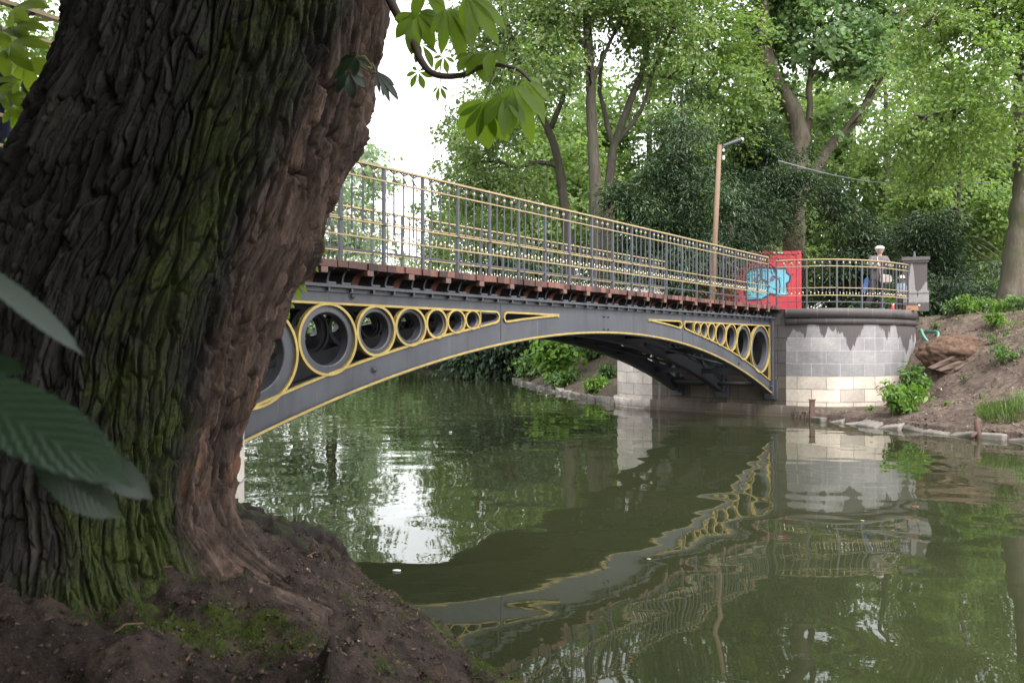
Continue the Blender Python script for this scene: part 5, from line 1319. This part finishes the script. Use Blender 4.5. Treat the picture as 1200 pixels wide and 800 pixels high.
# local frame: x right, y away from the lens, z up; he stands turned to the left of the lens
pel, ch_, nk, hd = (0.04, 0, .86), (0.07, -.02, 1.20), (0.09, -.03, 1.40), (0.085, -.05, 1.53)
LS, RS = (-.12, -.02, 1.34), (.27, -.02, 1.33)
LE, RE = (-.17, -.12, 1.08), (.30, -.14, 1.08); LW, RW = (0.02, -.29, 1.13), (.17, -.30, 1.13)
LH, RH = (-.05, 0, .84), (.13, 0, .84); LK, RK = (-.12, -.06, .46), (.15, -.02, .46); LA, RA = (-.23, .02, .09), (.13, 0.02, .09); LT, RT = (-.27, -.13, .04), (.13, -.15, .04)
body = skin_mesh('body', [[(pel, (.12, .085)), ((.055, -.01, 1.03), (.13, .09)), (ch_, (.17, .115)), (nk, .058), ((.088, -.04, 1.46), .055), ((.086, -.05, 1.50), (.070, .078)), ((.085, -.05, 1.56), (.078, .092)), ((.084, -.045, 1.62), (.06, .07))],
    [(ch_, (.17, .115)), (LS, .062), (LE, .045), (LW, .03)], [(ch_, (.17, .115)), (RS, .062), (RE, .045), (RW, .03)],
    [(pel, (.12, .085)), (LH, .08), (LK, .055), (LA, .036)], [(pel, (.12, .085)), (RH, .08), (RK, .055), (RA, .036)]] + hand(LW, (.75, -.25, .25), (.2, -.1, .6), -1) + hand(RW, (-.6, -.35, .25), (-.2, -.1, .6), 1), M['skin'], man)
face(body, (.085, -.05, 1.545), (-.42, -.9, 0.0), (0, 0, 1), .088)
skin_mesh('jacket', [[((.045, 0, .74), (.19, .155)), ((.045, 0, .86), (.185, .15)), ((.055, -.01, 1.03), (.175, .14)), (ch_, (.195, .145)), ((.09, -.03, 1.36), (.10, .09)), ((.09, -.035, 1.41), (.075, .07))],
    [(ch_, (.195, .145)), (LS, .088), (LE, .072), ((-.02, -.26, 1.12), .052)], [(ch_, (.195, .145)), (RS, .088), (RE, .072), ((.19, -.28, 1.125), .052)]], M['jacket'], man)
skin_mesh('trousers', [[((.04, 0, .90), (.16, .12)), ((.04, 0, .82), (.16, .12)), (LH, .112), (LK, .085), ((-.225, .015, .08), .07)], [((.04, 0, .82), (.16, .12)), (RH, .112), (RK, .085), ((.13, .02, .08), .07)]], M['trouser'], man)
for a, t in ((LA, LT), (RA, RT)):
    skin_mesh('shoe', [[((a[0], a[1] + .05, .045), .044), ((a[0], a[1], .05), .05), (((a[0] + t[0]) / 2, (a[1] + t[1]) / 2, .045), .046), ((t[0], t[1] - .03, .036), .036)]], M['shoe'], man)
hr = MB().ball((.092, -.03, 1.55), .094, 12, 8, 0, (.95, 1.0, 1.0)); hr.build('hair', M['hair'], man, smooth=True)
cpb = MB(); f_ = Vector((-.42, -.9, 0)).normalized()
cpb.ball(Vector((.085, -.045, 1.60)) + f_ * 0.012, .112, 16, 8, 0, (1.02, 1.06, .60))
cpb.prism([(math.cos(t) * .085, .055 + math.sin(t) * .085) for t in np.linspace(0, math.pi, 9)], Vector((.085, -.045, 1.575)) + f_ * 0.012, f_.cross(Vector((0, 0, 1))), f_, (0, 0, 0.018))
cpb.build('cap', M['capcloth'], man, smooth=True)
dv = MB().obox((.10, -.36, 1.17), (0.045, 0, 0), (0, .015, 0), (0, 0, .06)); dvo = dv.build('pocket_camera', M['blackplastic'], None); dvo.location = mo; tag(dvo, 'small black device held in the hands of the man in the white cap', 'camera')
bg_ = MB(); bg_.prism([(-.12, 0), (.12, 0), (.15, .05), (.13, .20), (-.11, .22), (-.14, .06)], (0, -.06, 0), (1, 0, 0), (0, 0, 1), (0, .10, 0))
bgo = bg_.build('body', M['bagcloth'], None)
bag = empty('shoulder_bag', mo + Vector((.16, -.20, .70)), 0, 'cream shoulder bag hanging at the hip of the man in the white cap', 'bag'); bgo.parent = bag; bgo.name = 'pouch'
bv = bgo.modifiers.new('bevel', 'BEVEL'); bv.width = .03; bv.segments = 3
MB().tube(catmull([(-.12, .0, .18), (-.16, -.02, .40), (-.18, .05, .62), (-.12, .14, .70)], 5), .012, 6).build('strap', M['bagcloth'], bag)
bcl = MB().tube(catmull([(-.16, .10, .86), (-.20, .08, .70), (-.25, .06, .55), (-.29, .05, .46)], 5), [.03, .05, .06, .06, .065, .07, .07, .07, .07, .07, .06, .055, .05, .045, .04, .03], 10).build('rolled_cloth', M['bluecloth'], None, smooth=True); bcl.location = mo; tag(bcl, 'strip of blue cloth hanging behind the hip of the man in the white cap', 'cloth')

co2 = Vector(((1056.5 - 600) / 933 * 20.5, 20.5, PAVE - 0.006))
kid = empty('person', co2, 0, 'small person in white hat and pale blue top, low beside the stone pillar', 'person')
q = 0.52
def Z(p): return tuple(c * q for c in p)
kb_ = skin_mesh('body', [[(Z((0, 0, .86)), (.15*q, .11*q)), (Z((0, -.01, 1.2)), (.16*q, .12*q)), (Z((0, -.02, 1.40)), .06*q), (Z((0, -.03, 1.47)), .06*q), (Z((0, -.04, 1.53)), (.10*q, .11*q)), (Z((0, -.04, 1.62)), (.115*q, .125*q)), (Z((0, -.03, 1.72)), (.08*q, .09*q))],
    [(Z((0, -.01, 1.2)), (.16*q, .12*q)), (Z((-.2, -.01, 1.30)), .065*q), (Z((-.26, -.06, 1.03)), .05*q), (Z((-.20, -.2, .86)), .034*q)], [(Z((0, -.01, 1.2)), (.16*q, .12*q)), (Z((.2, -.01, 1.30)), .065*q), (Z((.26, -.06, 1.03)), .05*q), (Z((.20, -.2, .86)), .034*q)],
    [(Z((0, 0, .86)), (.15*q, .11*q)), (Z((-.09, 0, .82)), .10*q), (Z((-.10, -.03, .46)), .07*q), (Z((-.10, 0, .08)), .04*q)], [(Z((0, 0, .86)), (.15*q, .11*q)), (Z((.09, 0, .82)), .10*q), (Z((.10, -.03, .46)), .07*q), (Z((.10, 0, .08)), .04*q)]]
    + hand(Z((-.20, -.2, .86)), (.1, -.4, -1), (.4, -.1, 0), 1, q) + hand(Z((.20, -.2, .86)), (-.1, -.4, -1), (-.4, -.1, 0), -1, q), M['skin'], kid)
face(kb_, Z((0, -.04, 1.60)), (.25, -1, 0), (0, 0, 1), .122 * q, q * 1.2)
skin_mesh('top', [[(Z((0, 0, .82)), (.19*q, .15*q)), (Z((0, -.01, 1.2)), (.19*q, .15*q)), (Z((0, -.02, 1.38)), .085*q)], [(Z((0, -.01, 1.2)), (.19*q, .15*q)), (Z((-.2, -.01, 1.30)), .09*q), (Z((-.26, -.06, 1.03)), .075*q)], [(Z((0, -.01, 1.2)), (.19*q, .15*q)), (Z((.2, -.01, 1.30)), .09*q), (Z((.26, -.06, 1.03)), .075*q)]], M['paleblue'], kid)
skin_mesh('trousers', [[(Z((0, 0, .90)), (.165*q, .13*q)), (Z((0, 0, .80)), (.165*q, .13*q)), (Z((-.09, 0, .72)), .12*q), (Z((-.10, -.03, .46)), .10*q), (Z((-.10, 0, .12)), .075*q)], [(Z((0, 0, .80)), (.165*q, .13*q)), (Z((.09, 0, .72)), .12*q), (Z((.10, -.03, .46)), .10*q), (Z((.10, 0, .12)), .075*q)]], M['trouser'], kid)
for x in (-.10, .10): skin_mesh('shoe', [[(Z((x, .04, .05)), .05*q), (Z((x, -.08, .05)), .055*q), (Z((x, -.18, .04)), .042*q)]], M['shoe'], kid)
MB().lathe(Z((0, -.03, 1.66)), [(.19*q, -.03*q), (.135*q, .0), (.128*q, .06*q), (.09*q, .12*q), (0, .14*q)], 14).build('hat', M['capcloth'], kid, smooth=True)

# ------------------------------------------------------------------ small things on the coping
M['boxwood'] = plain('orange_timber', (0.22, 0.11, 0.055), 0.7, 0, 0.35, 10, 0.2, 50)
M['redglass'] = plain('red_plastic', (0.55, 0.05, 0.06), 0.3)
def small(name, px, D, label, cat, z=PAVE): 
    p = at(px, 0, D); return empty(name, (p.x, p.y, z), 0, label, cat)
wb = small('wooden_block', 1067.5, 20.02, 'short orange timber block lying on the coping at the foot of the pillar', 'timber block')
MB().box(-.155, .155, -.07, .05, 0.0, .075).box(-.15, .15, -.065, .055, .077, .115).build('block', M['boxwood'], wb); MB().box(-.12, -.05, -.073, -.0705, .02, .05).build('knot', M['redwood'], wb)
cdl = small('grave_candle', 1046, 19.75, 'small red and white candle jar on the coping below the boy-sized figure', 'candle'); cdl['label'] = 'small red and white candle jar on the coping below the small person'
MB().lathe((0, 0, 0), [(0, 0), (.035, 0), (.04, .02), (.038, .10), (.03, .12)], 12).build('jar', M['redglass'], cdl, smooth=True)
MB().lathe((0, 0, .121), [(.036, 0), (.036, .035), (.02, .05), (0, .052)], 12).build('lid', M['whitepaint'], cdl, smooth=True)
c2 = small('marker_peg', 1077, 20.1, 'short dark peg with a white tip at the right end of the coping', 'peg')
MB().tube([(0, 0, 0), (0, 0, .11)], .018, 8).build('shaft', M['redwood'], c2); MB().ball((0, 0, .125), .028, 8, 6).build('tip', M['whitepaint'], c2, smooth=True)

# ------------------------------------------------------------------ the right bank
def zr(x, y):
    Z, D = land(np.array([[x]]), np.array([[y]])); return float(Z[0, 0])
M['earthball'] = soil('dug_earth', (0.155, 0.095, 0.066), (0.085, 0.052, 0.037), (0.23, 0.16, 0.115), None, 0, 1.6)
M['sacking'] = plain('brown_sacking', (0.115, 0.078, 0.060), 0.9, 0, 0.4, 5, 0.5, 80)
def lump(name, c, r, n1, n2, amp, mat, parent, origin, seed, flat=None):
    t, p = np.meshgrid(np.linspace(0, math.pi, n1), np.linspace(0, 2*math.pi, n2, endpoint=False), indexing='ij')
    d = np.stack([np.sin(t)*np.cos(p), np.sin(t)*np.sin(p), np.cos(t)], -1).reshape(-1, 3)
    V = d * np.array(r); V = V * (1 + amp * fbm(d * 1.8 + seed, 4) + amp * 0.4 * fbm(d * 7 + seed, 3))[:, None] + np.array(c) - np.array(origin)
    return link(name, np_mesh(name, V, grid_faces(n1, n2, True), mat, True), parent)
mc_ = at(1120, 413, 18.9); mnd = empty('earth_mound', (mc_.x, mc_.y, mc_.z - .6), 0, 'brown mound of dug earth partly wrapped in sacking, on the bank right of the abutment', 'mound')
lump('earth', (mc_.x - 0.05, mc_.y, mc_.z - 0.02), (0.80, 0.55, 0.46), 50, 90, 0.24, M['earthball'], mnd, mnd.location, 3)
sk = MB(); 
nu, nv = 26, 18; SV = []
for i in range(nu):
    for j in range(nv):
        u, v = i / (nu - 1), j / (nv - 1)
        px = 1108 + 58 * u - 22 * v * (1 - u); py = 437 - 2 * u - (6 + 36 * u) * v - 5 * math.sin(math.pi * v) * u
        D = 18.36 + 0.10 * v + 0.25 * abs(u - .35) + 0.035 * math.sin(14 * (v - 0.6 * u) + 3 * u) + 0.02 * math.sin(31 * v + 5 * u)
        SV.append(list(at(px, py, D) - mnd.location))
sko = link('sacking', np_mesh('sacking', np.array(SV), grid_faces(nu, nv), M['sacking'], True), mnd)
sm = sko.modifiers.new('thick', 'SOLIDIFY'); sm.thickness = 0.015
for k_, (a, b) in enumerate((((1118, 434), (1166, 403)), ((1124, 437), (1168, 409)))):
    MB().tube(catmull([at(a[0], a[1], 18.25), at((a[0]+b[0])/2, (a[1]+b[1])/2 + 1, 18.24), at(b[0], b[1], 18.35)], 6), [0.03 + 0.012 * math.sin(q_) for q_ in range(13)], 7).build('sacking_fold', M['sacking'], mnd, mnd.location, True)
M['hose'] = plain('green_hose', (0.04, 0.17, 0.125), 0.4, 0, 0.3, 10)
hp = catmull([at(1079, 386, 19.45), at(1083, 395, 19.3), at(1090, 402, 19.2), at(1096, 401, 19.2), at(1099, 394, 19.3), at(1098, 389, 19.4), at(1089, 388.5, 19.75), at(1084, 389, 20.1)], 8)
ho = MB().tube(hp, 0.036, 10).build('garden_hose', M['hose'], None, hp[0], True, True); tag(ho, 'loop of green hose poking out of the bank beside the abutment', 'hose')
M['rust'] = plain('rusty_iron', (0.085, 0.05, 0.037), 0.85, 0, 0.5, 12, 0.4, 40)
pb = at(951.5, 0, 18.28); ip = empty('mooring_post', (pb.x, pb.y, -0.4), 0, 'rusty flat iron post standing in the water against the abutment', 'post')
MB().box(-.055, .055, -.03, .03, 0, 0.86).build('shaft', M['rust'], ip); MB().box(-.07, .07, -.045, .045, .862, .885).build('head', M['rust'], ip)
sp_ = at(1144, 0, 14.75); st_ = empty('wooden_stake', (sp_.x, sp_.y, -0.15), 0, 'short crooked wooden stake leaning at the edge of the bank beside the grass clump', 'stake')
MB().tube([(0.02, 0, 0.0), (0.03, 0, .22), (0.0, -0.02, .30), (0.02, 0.02, .46), (0.07, 0.03, .50)], [.06, .06, .05, .05, .045], 9).build('shaft', M['rust'], st_, smooth=True)
MB().tube([(0.0, -0.02, .28), (-0.10, -0.03, .20), (-0.13, -0.03, .16)], [.04, .03, .025], 8).build('branch_stub', M['rust'], st_, smooth=True)

# dark blue sheet left of the trunk
M['bluesheet'] = plain('navy_sheet', (0.012, 0.018, 0.055), 0.6, 0, 0.4, 4, 0.2, 20)
SVs = []; nu, nv = 24, 16
for i in range(nu):
    for j in range(nv):
        u, v = i / (nu - 1), j / (nv - 1); D = 5.9 + 0.05 * math.sin(9 * u + 2 * v) + 0.03 * math.sin(23 * u)
        SVs.append(list(at(-70 + 84 * u, 78 + 140 * v + 5 * math.sin(6 * u), D)))
tpo = Vector(SVs[0]); tp = link('hanging_sheet', np_mesh('hanging_sheet', np.array(SVs) - np.array(tpo), grid_faces(nu, nv), M['bluesheet'], True)); tp.location = tpo
tag(tp, 'dark navy sheet hanging behind the nearest railing at the left edge', 'sheet'); q_ = tp.modifiers.new('thick', 'SOLIDIFY'); q_.thickness = 0.008
# white litter on the water
M['foam'] = plain('white_foam', (0.8, 0.8, 0.78), 0.7)
wl = at(528, 0, 15.7); wl.z = 0.015
w_ = lump('floating_foam', wl, (0.034, 0.028, 0.016), 10, 14, 0.3, M['foam'], None, wl, 5); w_.location = wl; tag(w_, 'single white scrap of foam floating on the open water', 'litter')
w_ = lump('floating_leaf', at(465, 670, 6.1), (0.036, 0.015, 0.007), 8, 12, 0.3, M['foam'], None, Vector((at(465, 0, 6.1).x, 6.1, at(465, 670, 6.1).z)), 5); w_.location = (at(465, 0, 6.1).x, 6.1, 0.008); tag(w_, 'pale curled leaf floating close to the near bank', 'leaf')

M['palechip'] = plain('pale_dead_leaf', (0.30, 0.26, 0.17), 0.7)
for i_, (px, py) in enumerate(((560, 600), (760, 655), (1010, 610))):
    D_ = CAM_H * 933 / (py - 404); p_ = at(px, py, D_); p_.z = 0.006
    f_ = lump('floating_leaf', p_, (0.020, 0.013, 0.005), 6, 9, 0.4, M['palechip'], None, p_, 20 + i_); f_.location = p_
    tag(f_, 'tiny fallen leaf adrift on the pond', 'leaf', 'tiny leaves adrift on the pond')
# ------------------------------------------------------------------ plants on the banks
def shrub(label, base, h, w, n, size, leaf, seed, name='shrub', group=None, stems=7, asp=0.45, cat='shrub', droop=0.6, dx=0.0):
    base = Vector(base); root = empty(name, base, 0, label, cat, group); mb = MB(); rr = random.Random(seed); bl = []
    for k in range(stems):
        a = rr.uniform(0, 6.28); r = w * rr.uniform(0.1, 0.75); e = Vector((math.cos(a) * r + dx, math.sin(a) * r * 0.8, h * rr.uniform(0.55, 1.0)))
        mb.tube([(0, 0, -.05), (e.x * .4, e.y * .4, e.z * .6), e], [.014, .010, .004], 5)
        bl.append((base.x + e.x, base.y + e.y, base.z + e.z * .8, w * .34, w * .34, h * .22)); bl.append((base.x + e.x * .6, base.y + e.y * .6, base.z + e.z * .45, w * .32, w * .32, h * .2))
    mb.build('stem', M['twig'], root)
    me = leaf_cloud('foliage', bl, n, size, M[leaf], seed, asp=asp, per=9, crad=size * 1.3, flat=0.25, droop=droop, shell=0.3, cull=-2, origin=base, up=0.9, jit=0.4); link('foliage', me, root); return root
def ground_at(px, D):
    x = (px - 600) / 933 * D; return Vector((x, D, zr(x, D)))
shrub('leafy green bush spilling over the edging at the foot of the abutment', ground_at(1058, 16.9), 0.62, 0.55, 900, 0.15, 'leaf_bright', 61, stems=12, asp=0.42)
shrub('upright leafy plant growing against the abutment above the spilling bush', ground_at(1068, 18.0) + Vector((0, 0, .2)), 0.85, 0.36, 480, 0.15, 'leaf_shrub', 62, stems=8, asp=0.42)
shrub('low pale-leaved plant on the bank above the grass clump', ground_at(1178, 17.2), 0.38, 0.42, 420, 0.10, 'leaf_shrub', 63, stems=8, asp=0.3)
top = 'leafy weeds along the top of the bank behind the earth mound'
for i, (px, D, h, w, sd_, lf_) in enumerate(((1118, 20.9, .55, .40, 64, 'leaf_shrub'), (1138, 20.6, .55, .42, 65, 'leaf_bright'), (1157, 20.8, .50, .40, 66, 'leaf_shrub'), (1176, 20.2, .50, .45, 67, 'leaf_bright'), (1197, 20.0, .50, .45, 68, 'leaf_shrub'), (1165, 19.2, .35, .28, 69, 'leaf_bright'), (1212, 21, .6, .5, 70, 'leaf_shrub'))):
    shrub(top, ground_at(px, D), h, w, 330, 0.11, lf_, sd_, 'weed', 'leafy weeds along the top of the bank', 8, 0.4, 'weed')
shrub('thin trailing weed beside the sacking on the mound', ground_at(1168, 18.2), 0.25, 0.30, 90, 0.10, 'leaf_shrub', 71, 'weed', None, 5, 0.4, 'weed')
shrub('small plant growing between the bars and the candle jar on the abutment', (at(1041, 0, 19.9).x, 19.9, PAVE), 0.36, 0.16, 120, 0.07, 'leaf_bright', 72, 'weed', None, 6, 0.4, 'weed')
# beyond the bridge
shrub('tall bright green sapling on the far bank under the arch', ground_at(650, 31.5), 1.9, 1.15, 1300, 0.26, 'leaf_bright', 73, 'sapling', None, 14, 0.7, 'sapling')
shrub('low bright shrub at the water end of the far bank, left of the sapling', ground_at(622, 35.3), 1.15, 0.8, 650, 0.22, 'leaf_shrub', 74, asp=0.6)
shrub('creeping green plants down the far bank, right of the sapling', ground_at(662, 29.6), 0.5, 1.0, 800, 0.17, 'leaf_shrub', 75, asp=0.5, stems=14)
shrub('strip of green weeds beside the white wing wall', ground_at(697, 26.3), 0.45, 0.55, 420, 0.17, 'leaf_bright', 76, 'weed', None, 9, 0.5, 'weed')
shrub('strip of green weeds higher on the slope beside the white wing wall', ground_at(712, 27.4), 0.55, 0.5, 420, 0.16, 'leaf_shrub', 77, 'weed', None, 9, 0.5, 'weed')
shrub('dark leafy plants at the top of the far bank under the arch', ground_at(690, 33), 0.9, 1.5, 900, 0.2, 'leaf_shrub', 78, asp=0.5, stems=14)
shrub('green plant behind the foot of the lamp post', gnd(842, 23.5), 0.55, 0.3, 160, 0.16, 'leaf_bright', 79, 'weed', None, 6, 0.4, 'weed')

def blades(name, c, w, n, L, wd, mat, seed, label=None, lean=0.8, kind=None, group=None, zfun=None):
    r = np.random.RandomState(seed); a = r.rand(n) * 6.283; rad_ = np.sqrt(r.rand(n)); x = c[0] + np.cos(a) * rad_ * w[0]; y = c[1] + np.sin(a) * rad_ * w[1]
    z = land(x[:, None], y[:, None])[0][:, 0] + (zfun(x, y) if zfun else 0) - 0.01; b = np.stack([x, y, z], 1)
    d = np.stack([np.cos(a) * rad_ + r.normal(size=n) * .4, np.sin(a) * rad_ + r.normal(size=n) * .4, np.zeros(n)], 1) * lean; l = L * (0.5 + 0.8 * r.rand(n))
    s = np.stack([-np.sin(a + 1), np.cos(a + 1), 0 * a], 1) * (wd / 2)
    m_ = b + d * (l * .35)[:, None] + np.array([0, 0, 1]) * (l * .6)[:, None]; e = b + d * (l * .95)[:, None] + np.array([0, 0, 1]) * (l * .62)[:, None]
    V = np.stack([b - s, b + s, m_ + s * .8, m_ - s * .8, e], 1).reshape(-1, 3) - np.array(c)
    k = np.arange(n)[:, None] * 5; F = np.concatenate([k + np.array([0, 1, 2, 3]), k + np.array([3, 2, 4, 4])]).astype(int)
    F2 = np.concatenate([k + np.array([0, 1, 2]), k + np.array([0, 2, 3]), k + np.array([3, 2, 4])])
    o = link(name, np_mesh(name, V, F2, mat)); o.location = c
    return o
M['grassblade'] = leaf_mat('grass_blade', [(0.06, 0.105, 0.03), (0.10, 0.16, 0.04), (0.15, 0.20, 0.07)], 0.35, rough=0.5, cl=3)
c = ground_at(1192, 15.15); g_ = blades('grass_tuft', c, (.65, .5), 900, .40, .012, M['grassblade'], 81); tag(g_, 'clump of long arching grass at the edge of the bank beside the crooked stake', 'grass clump')
# litter and small stones: nobody could count them
M['litter'] = plain('dead_leaves', (0.13, 0.083, 0.055), 0.85, 0, 0.4, 10, 0, 20, 0.2, island=0.7)
M['palelitter'] = plain('dry_chips', (0.28, 0.225, 0.19), 0.85, 0, 0.4, 10, 0, 20, 0.2, island=0.55)
def litter(name, box, n, size, mat, seed, sheet, dmin=0.05, dmax=9):
    r = np.random.RandomState(seed); x = box[0] + r.rand(n) * (box[1] - box[0]); y = box[2] + r.rand(n) * (box[3] - box[2])
    d = pond_sd(x[:, None], y[:, None])[:, 0]; ok = (d > dmin) & (d < dmax) & (fbm(np.stack([x * 1.1, y * 1.1, 0 * x + seed], 1), 3) > -0.12); x, y = x[ok], y[ok]; n = len(x)
    me = sheet.data; co = np.empty(len(me.vertices) * 3, np.float32); me.vertices.foreach_get('co', co); co = co.reshape(-1, 3)
    ux, uy = np.unique(co[:, 0]), np.unique(co[:, 1]); gz_ = co[:, 2].reshape(len(ux), len(uy))
    i = np.clip(np.searchsorted(ux, x), 1, len(ux) - 1); j = np.clip(np.searchsorted(uy, y), 1, len(uy) - 1)
    z = np.maximum(np.maximum(gz_[i, j], gz_[i-1, j]), np.maximum(gz_[i, j-1], gz_[i-1, j-1])) + 0.002
    a = r.rand(n) * 6.283; L = size * (0.4 + r.rand(n) ** 2 * 1.6); W = L * (0.3 + 0.4 * r.rand(n)); t = r.normal(size=(n, 2)) * .3
    dx = np.stack([np.cos(a), np.sin(a), t[:, 0]], 1) * (L / 2)[:, None]; dy = np.stack([-np.sin(a), np.cos(a), t[:, 1]], 1) * (W / 2)[:, None]; p = np.stack([x, y, z], 1)
    up = np.zeros((n, 3)); up[:, 2] = L * .2
    V = np.stack([p - dx, p + dy + up * .4, p + dx + up, p - dy + up * .2], 1).reshape(-1, 3)
    o = link(name, np_mesh(name, V, np.arange(n * 4).reshape(-1, 4), mat)); tag(o, kind='stuff'); return o
tag(litter('leaf_litter', (-3.4, 0.6, 1.2, 6.8), 7000, 0.016, M['litter'], 3, near_bank), 'dead leaves and crumbs of earth scattered on the near bank', 'leaf litter')
tag(litter('dry_chips', (-3.4, 0.6, 1.2, 6.8), 9000, 0.007, M['palelitter'], 4, near_bank), 'pale chips and grit scattered on the near bank', 'grit')
tag(litter('dry_chips', (6.8, 15, 11, 22.5), 9000, 0.032, M['palelitter'], 5, right_bank), 'pale chips and dry leaves scattered on the bank right of the abutment', 'dry leaves')
tag(litter('leaf_litter', (6.8, 15, 11, 23.5), 5000, 0.05, M['litter'], 6, right_bank), 'brown leaves scattered on the bank right of the abutment', 'leaf litter')

# moss standing up from the near bank
def fuzz(name, sheet, n, L, mat, seed):
    r = np.random.RandomState(seed); me = sheet.data; nv_ = len(me.vertices); co = np.empty(nv_ * 3, np.float32); me.vertices.foreach_get('co', co); co = co.reshape(-1, 3)
    mo_ = np.empty(nv_, np.float32); me.attributes['moss'].data.foreach_get('value', mo_)
    pr_ = np.clip(mo_ + 1.2 * fbm(co * 7.5 + 3, 5) - 0.38, 0, 1); pr_[co[:, 1] < 1.2] = 0; pr_ /= pr_.sum(); i = r.choice(nv_, n, p=pr_)
    p = co[i] + np.concatenate([r.uniform(-.011, .011, (n, 2)), np.full((n, 1), -0.003)], 1); a = r.rand(n) * 6.283; l = L * (0.4 + r.rand(n))
    s_ = np.stack([np.cos(a), np.sin(a), 0 * a], 1) * 0.0022; e = p + np.stack([r.normal(size=n) * .5, r.normal(size=n) * .5, np.ones(n)], 1) * l[:, None]
    V = np.stack([p - s_, p + s_, e], 1).reshape(-1, 3); o = link(name, np_mesh(name, V, np.arange(n * 3).reshape(-1, 3), mat)); tag(o, kind='stuff'); return o
M['moss'] = leaf_mat('moss_tip', [(0.03, 0.05, 0.010), (0.055, 0.085, 0.014), (0.085, 0.12, 0.02)], 0.3, rough=0.8, cl=5)
tag(fuzz('moss', near_bank, 42000, 0.013, M['moss'], 9), 'green moss growing over the near bank round the foot of the trunk', 'moss')

# crumbs of earth and bark, uncountable
M['clod'] = plain('earth_crumbs', (0.075, 0.052, 0.042), 0.95, 0, 0.5, 12, 0.3, 60, 0.1, island=0.75)
M['clodfar'] = plain('dry_earth_crumbs', (0.16, 0.115, 0.095), 0.95, 0, 0.5, 12, 0.3, 60, 0.1, island=0.6)
def clods(name, sheet, n, size, mat, seed, box):
    r = np.random.RandomState(seed); me = sheet.data; nv_ = len(me.vertices); co = np.empty(nv_ * 3, np.float32); me.vertices.foreach_get('co', co); co = co.reshape(-1, 3)
    ok = np.where((co[:, 2] > 0.03) & (co[:, 0] > box[0]) & (co[:, 0] < box[1]) & (co[:, 1] > box[2]) & (co[:, 1] < box[3]) & (fbm(co * 2.1 + 8, 3) > -0.10))[0]
    p = co[r.choice(ok, n)] + np.concatenate([r.uniform(-.02, .02, (n, 2)), np.zeros((n, 1))], 1); l = size * (0.3 + r.rand(n) ** 3 * 1.2)
    O = np.array([[1,0,0],[0,1,0],[-1,0,0],[0,-1,0],[0,0,1],[0,0,-1]], float); Fo = np.array([[0,1,4],[1,2,4],[2,3,4],[3,0,4],[1,0,5],[2,1,5],[3,2,5],[0,3,5]])
    D = O[None] * (0.55 + 0.9 * r.rand(n, 6, 1)) + r.normal(size=(n, 6, 3)) * .25; D[:, :, 2] *= 0.7
    a = r.rand(n) * 6.28; c_, s_ = np.cos(a)[:, None], np.sin(a)[:, None]; D = np.stack([D[:, :, 0] * c_ - D[:, :, 1] * s_, D[:, :, 0] * s_ + D[:, :, 1] * c_, D[:, :, 2]], -1)
    V = (p[:, None] + D * l[:, None, None]).reshape(-1, 3); F = (np.arange(n)[:, None, None] * 6 + Fo[None]).reshape(-1, 3)
    o = link(name, np_mesh(name, V, F, mat)); return tag(o, kind='stuff')
tag(clods('earth_crumbs', near_bank, 24000, 0.007, M['clod'], 14, (-3.4, 0.6, 1.2, 6.8)), 'crumbs of earth and bark over the near bank', 'earth crumbs')
tag(clods('earth_crumbs', right_bank, 12000, 0.022, M['clodfar'], 15, (6.8, 15, 11.5, 23)), 'crumbs of dry earth over the bank right of the abutment', 'earth crumbs')
for i, (px, D, h, w, n_, lf_) in enumerate(((1130, 17.6, .16, .2, 50, 'leaf_shrub'), (1105, 16.4, .15, .2, 45, 'leaf_bright'), (1185, 18.6, .22, .3, 80, 'leaf_bright'), (1150, 16.4, .14, .22, 45, 'leaf_shrub'), (1095, 20.4, .25, .25, 70, 'leaf_shrub'), (1020, 17.9, .16, .16, 40, 'leaf_bright'))):
    shrub('small scattered weed on the bare slope of the right bank', ground_at(px, D), h, w, n_, 0.075, lf_, 120 + i, 'weed', 'small weeds on the bare slope of the bank', 5, 0.4, 'weed')

# dead twigs lying on the near bank
rt = random.Random(41); twm = MB()
for k in range(70):
    x, y = rt.uniform(-2.6, 0.1), rt.uniform(2.0, 6.2)
    if float(pond_sd(np.array([[x]]), np.array([[y]]))[0, 0]) < 0.12: continue
    a = rt.uniform(0, 6.28); L = rt.uniform(.04, .16); z0 = bank_z(x, y) + .012; x2, y2 = x + math.cos(a) * L, y + math.sin(a) * L
    twm.tube([(x, y, z0), ((x + x2) / 2 + rt.uniform(-.01, .01), (y + y2) / 2, z0 + .012), (x2, y2, bank_z(x2, y2) + .010)], [.004, .0035, .002], 5)
tw_o = twm.build('fallen_twigs', M['litter']); tag(tw_o, 'dead twigs scattered over the near bank', 'twigs', None, 'stuff')
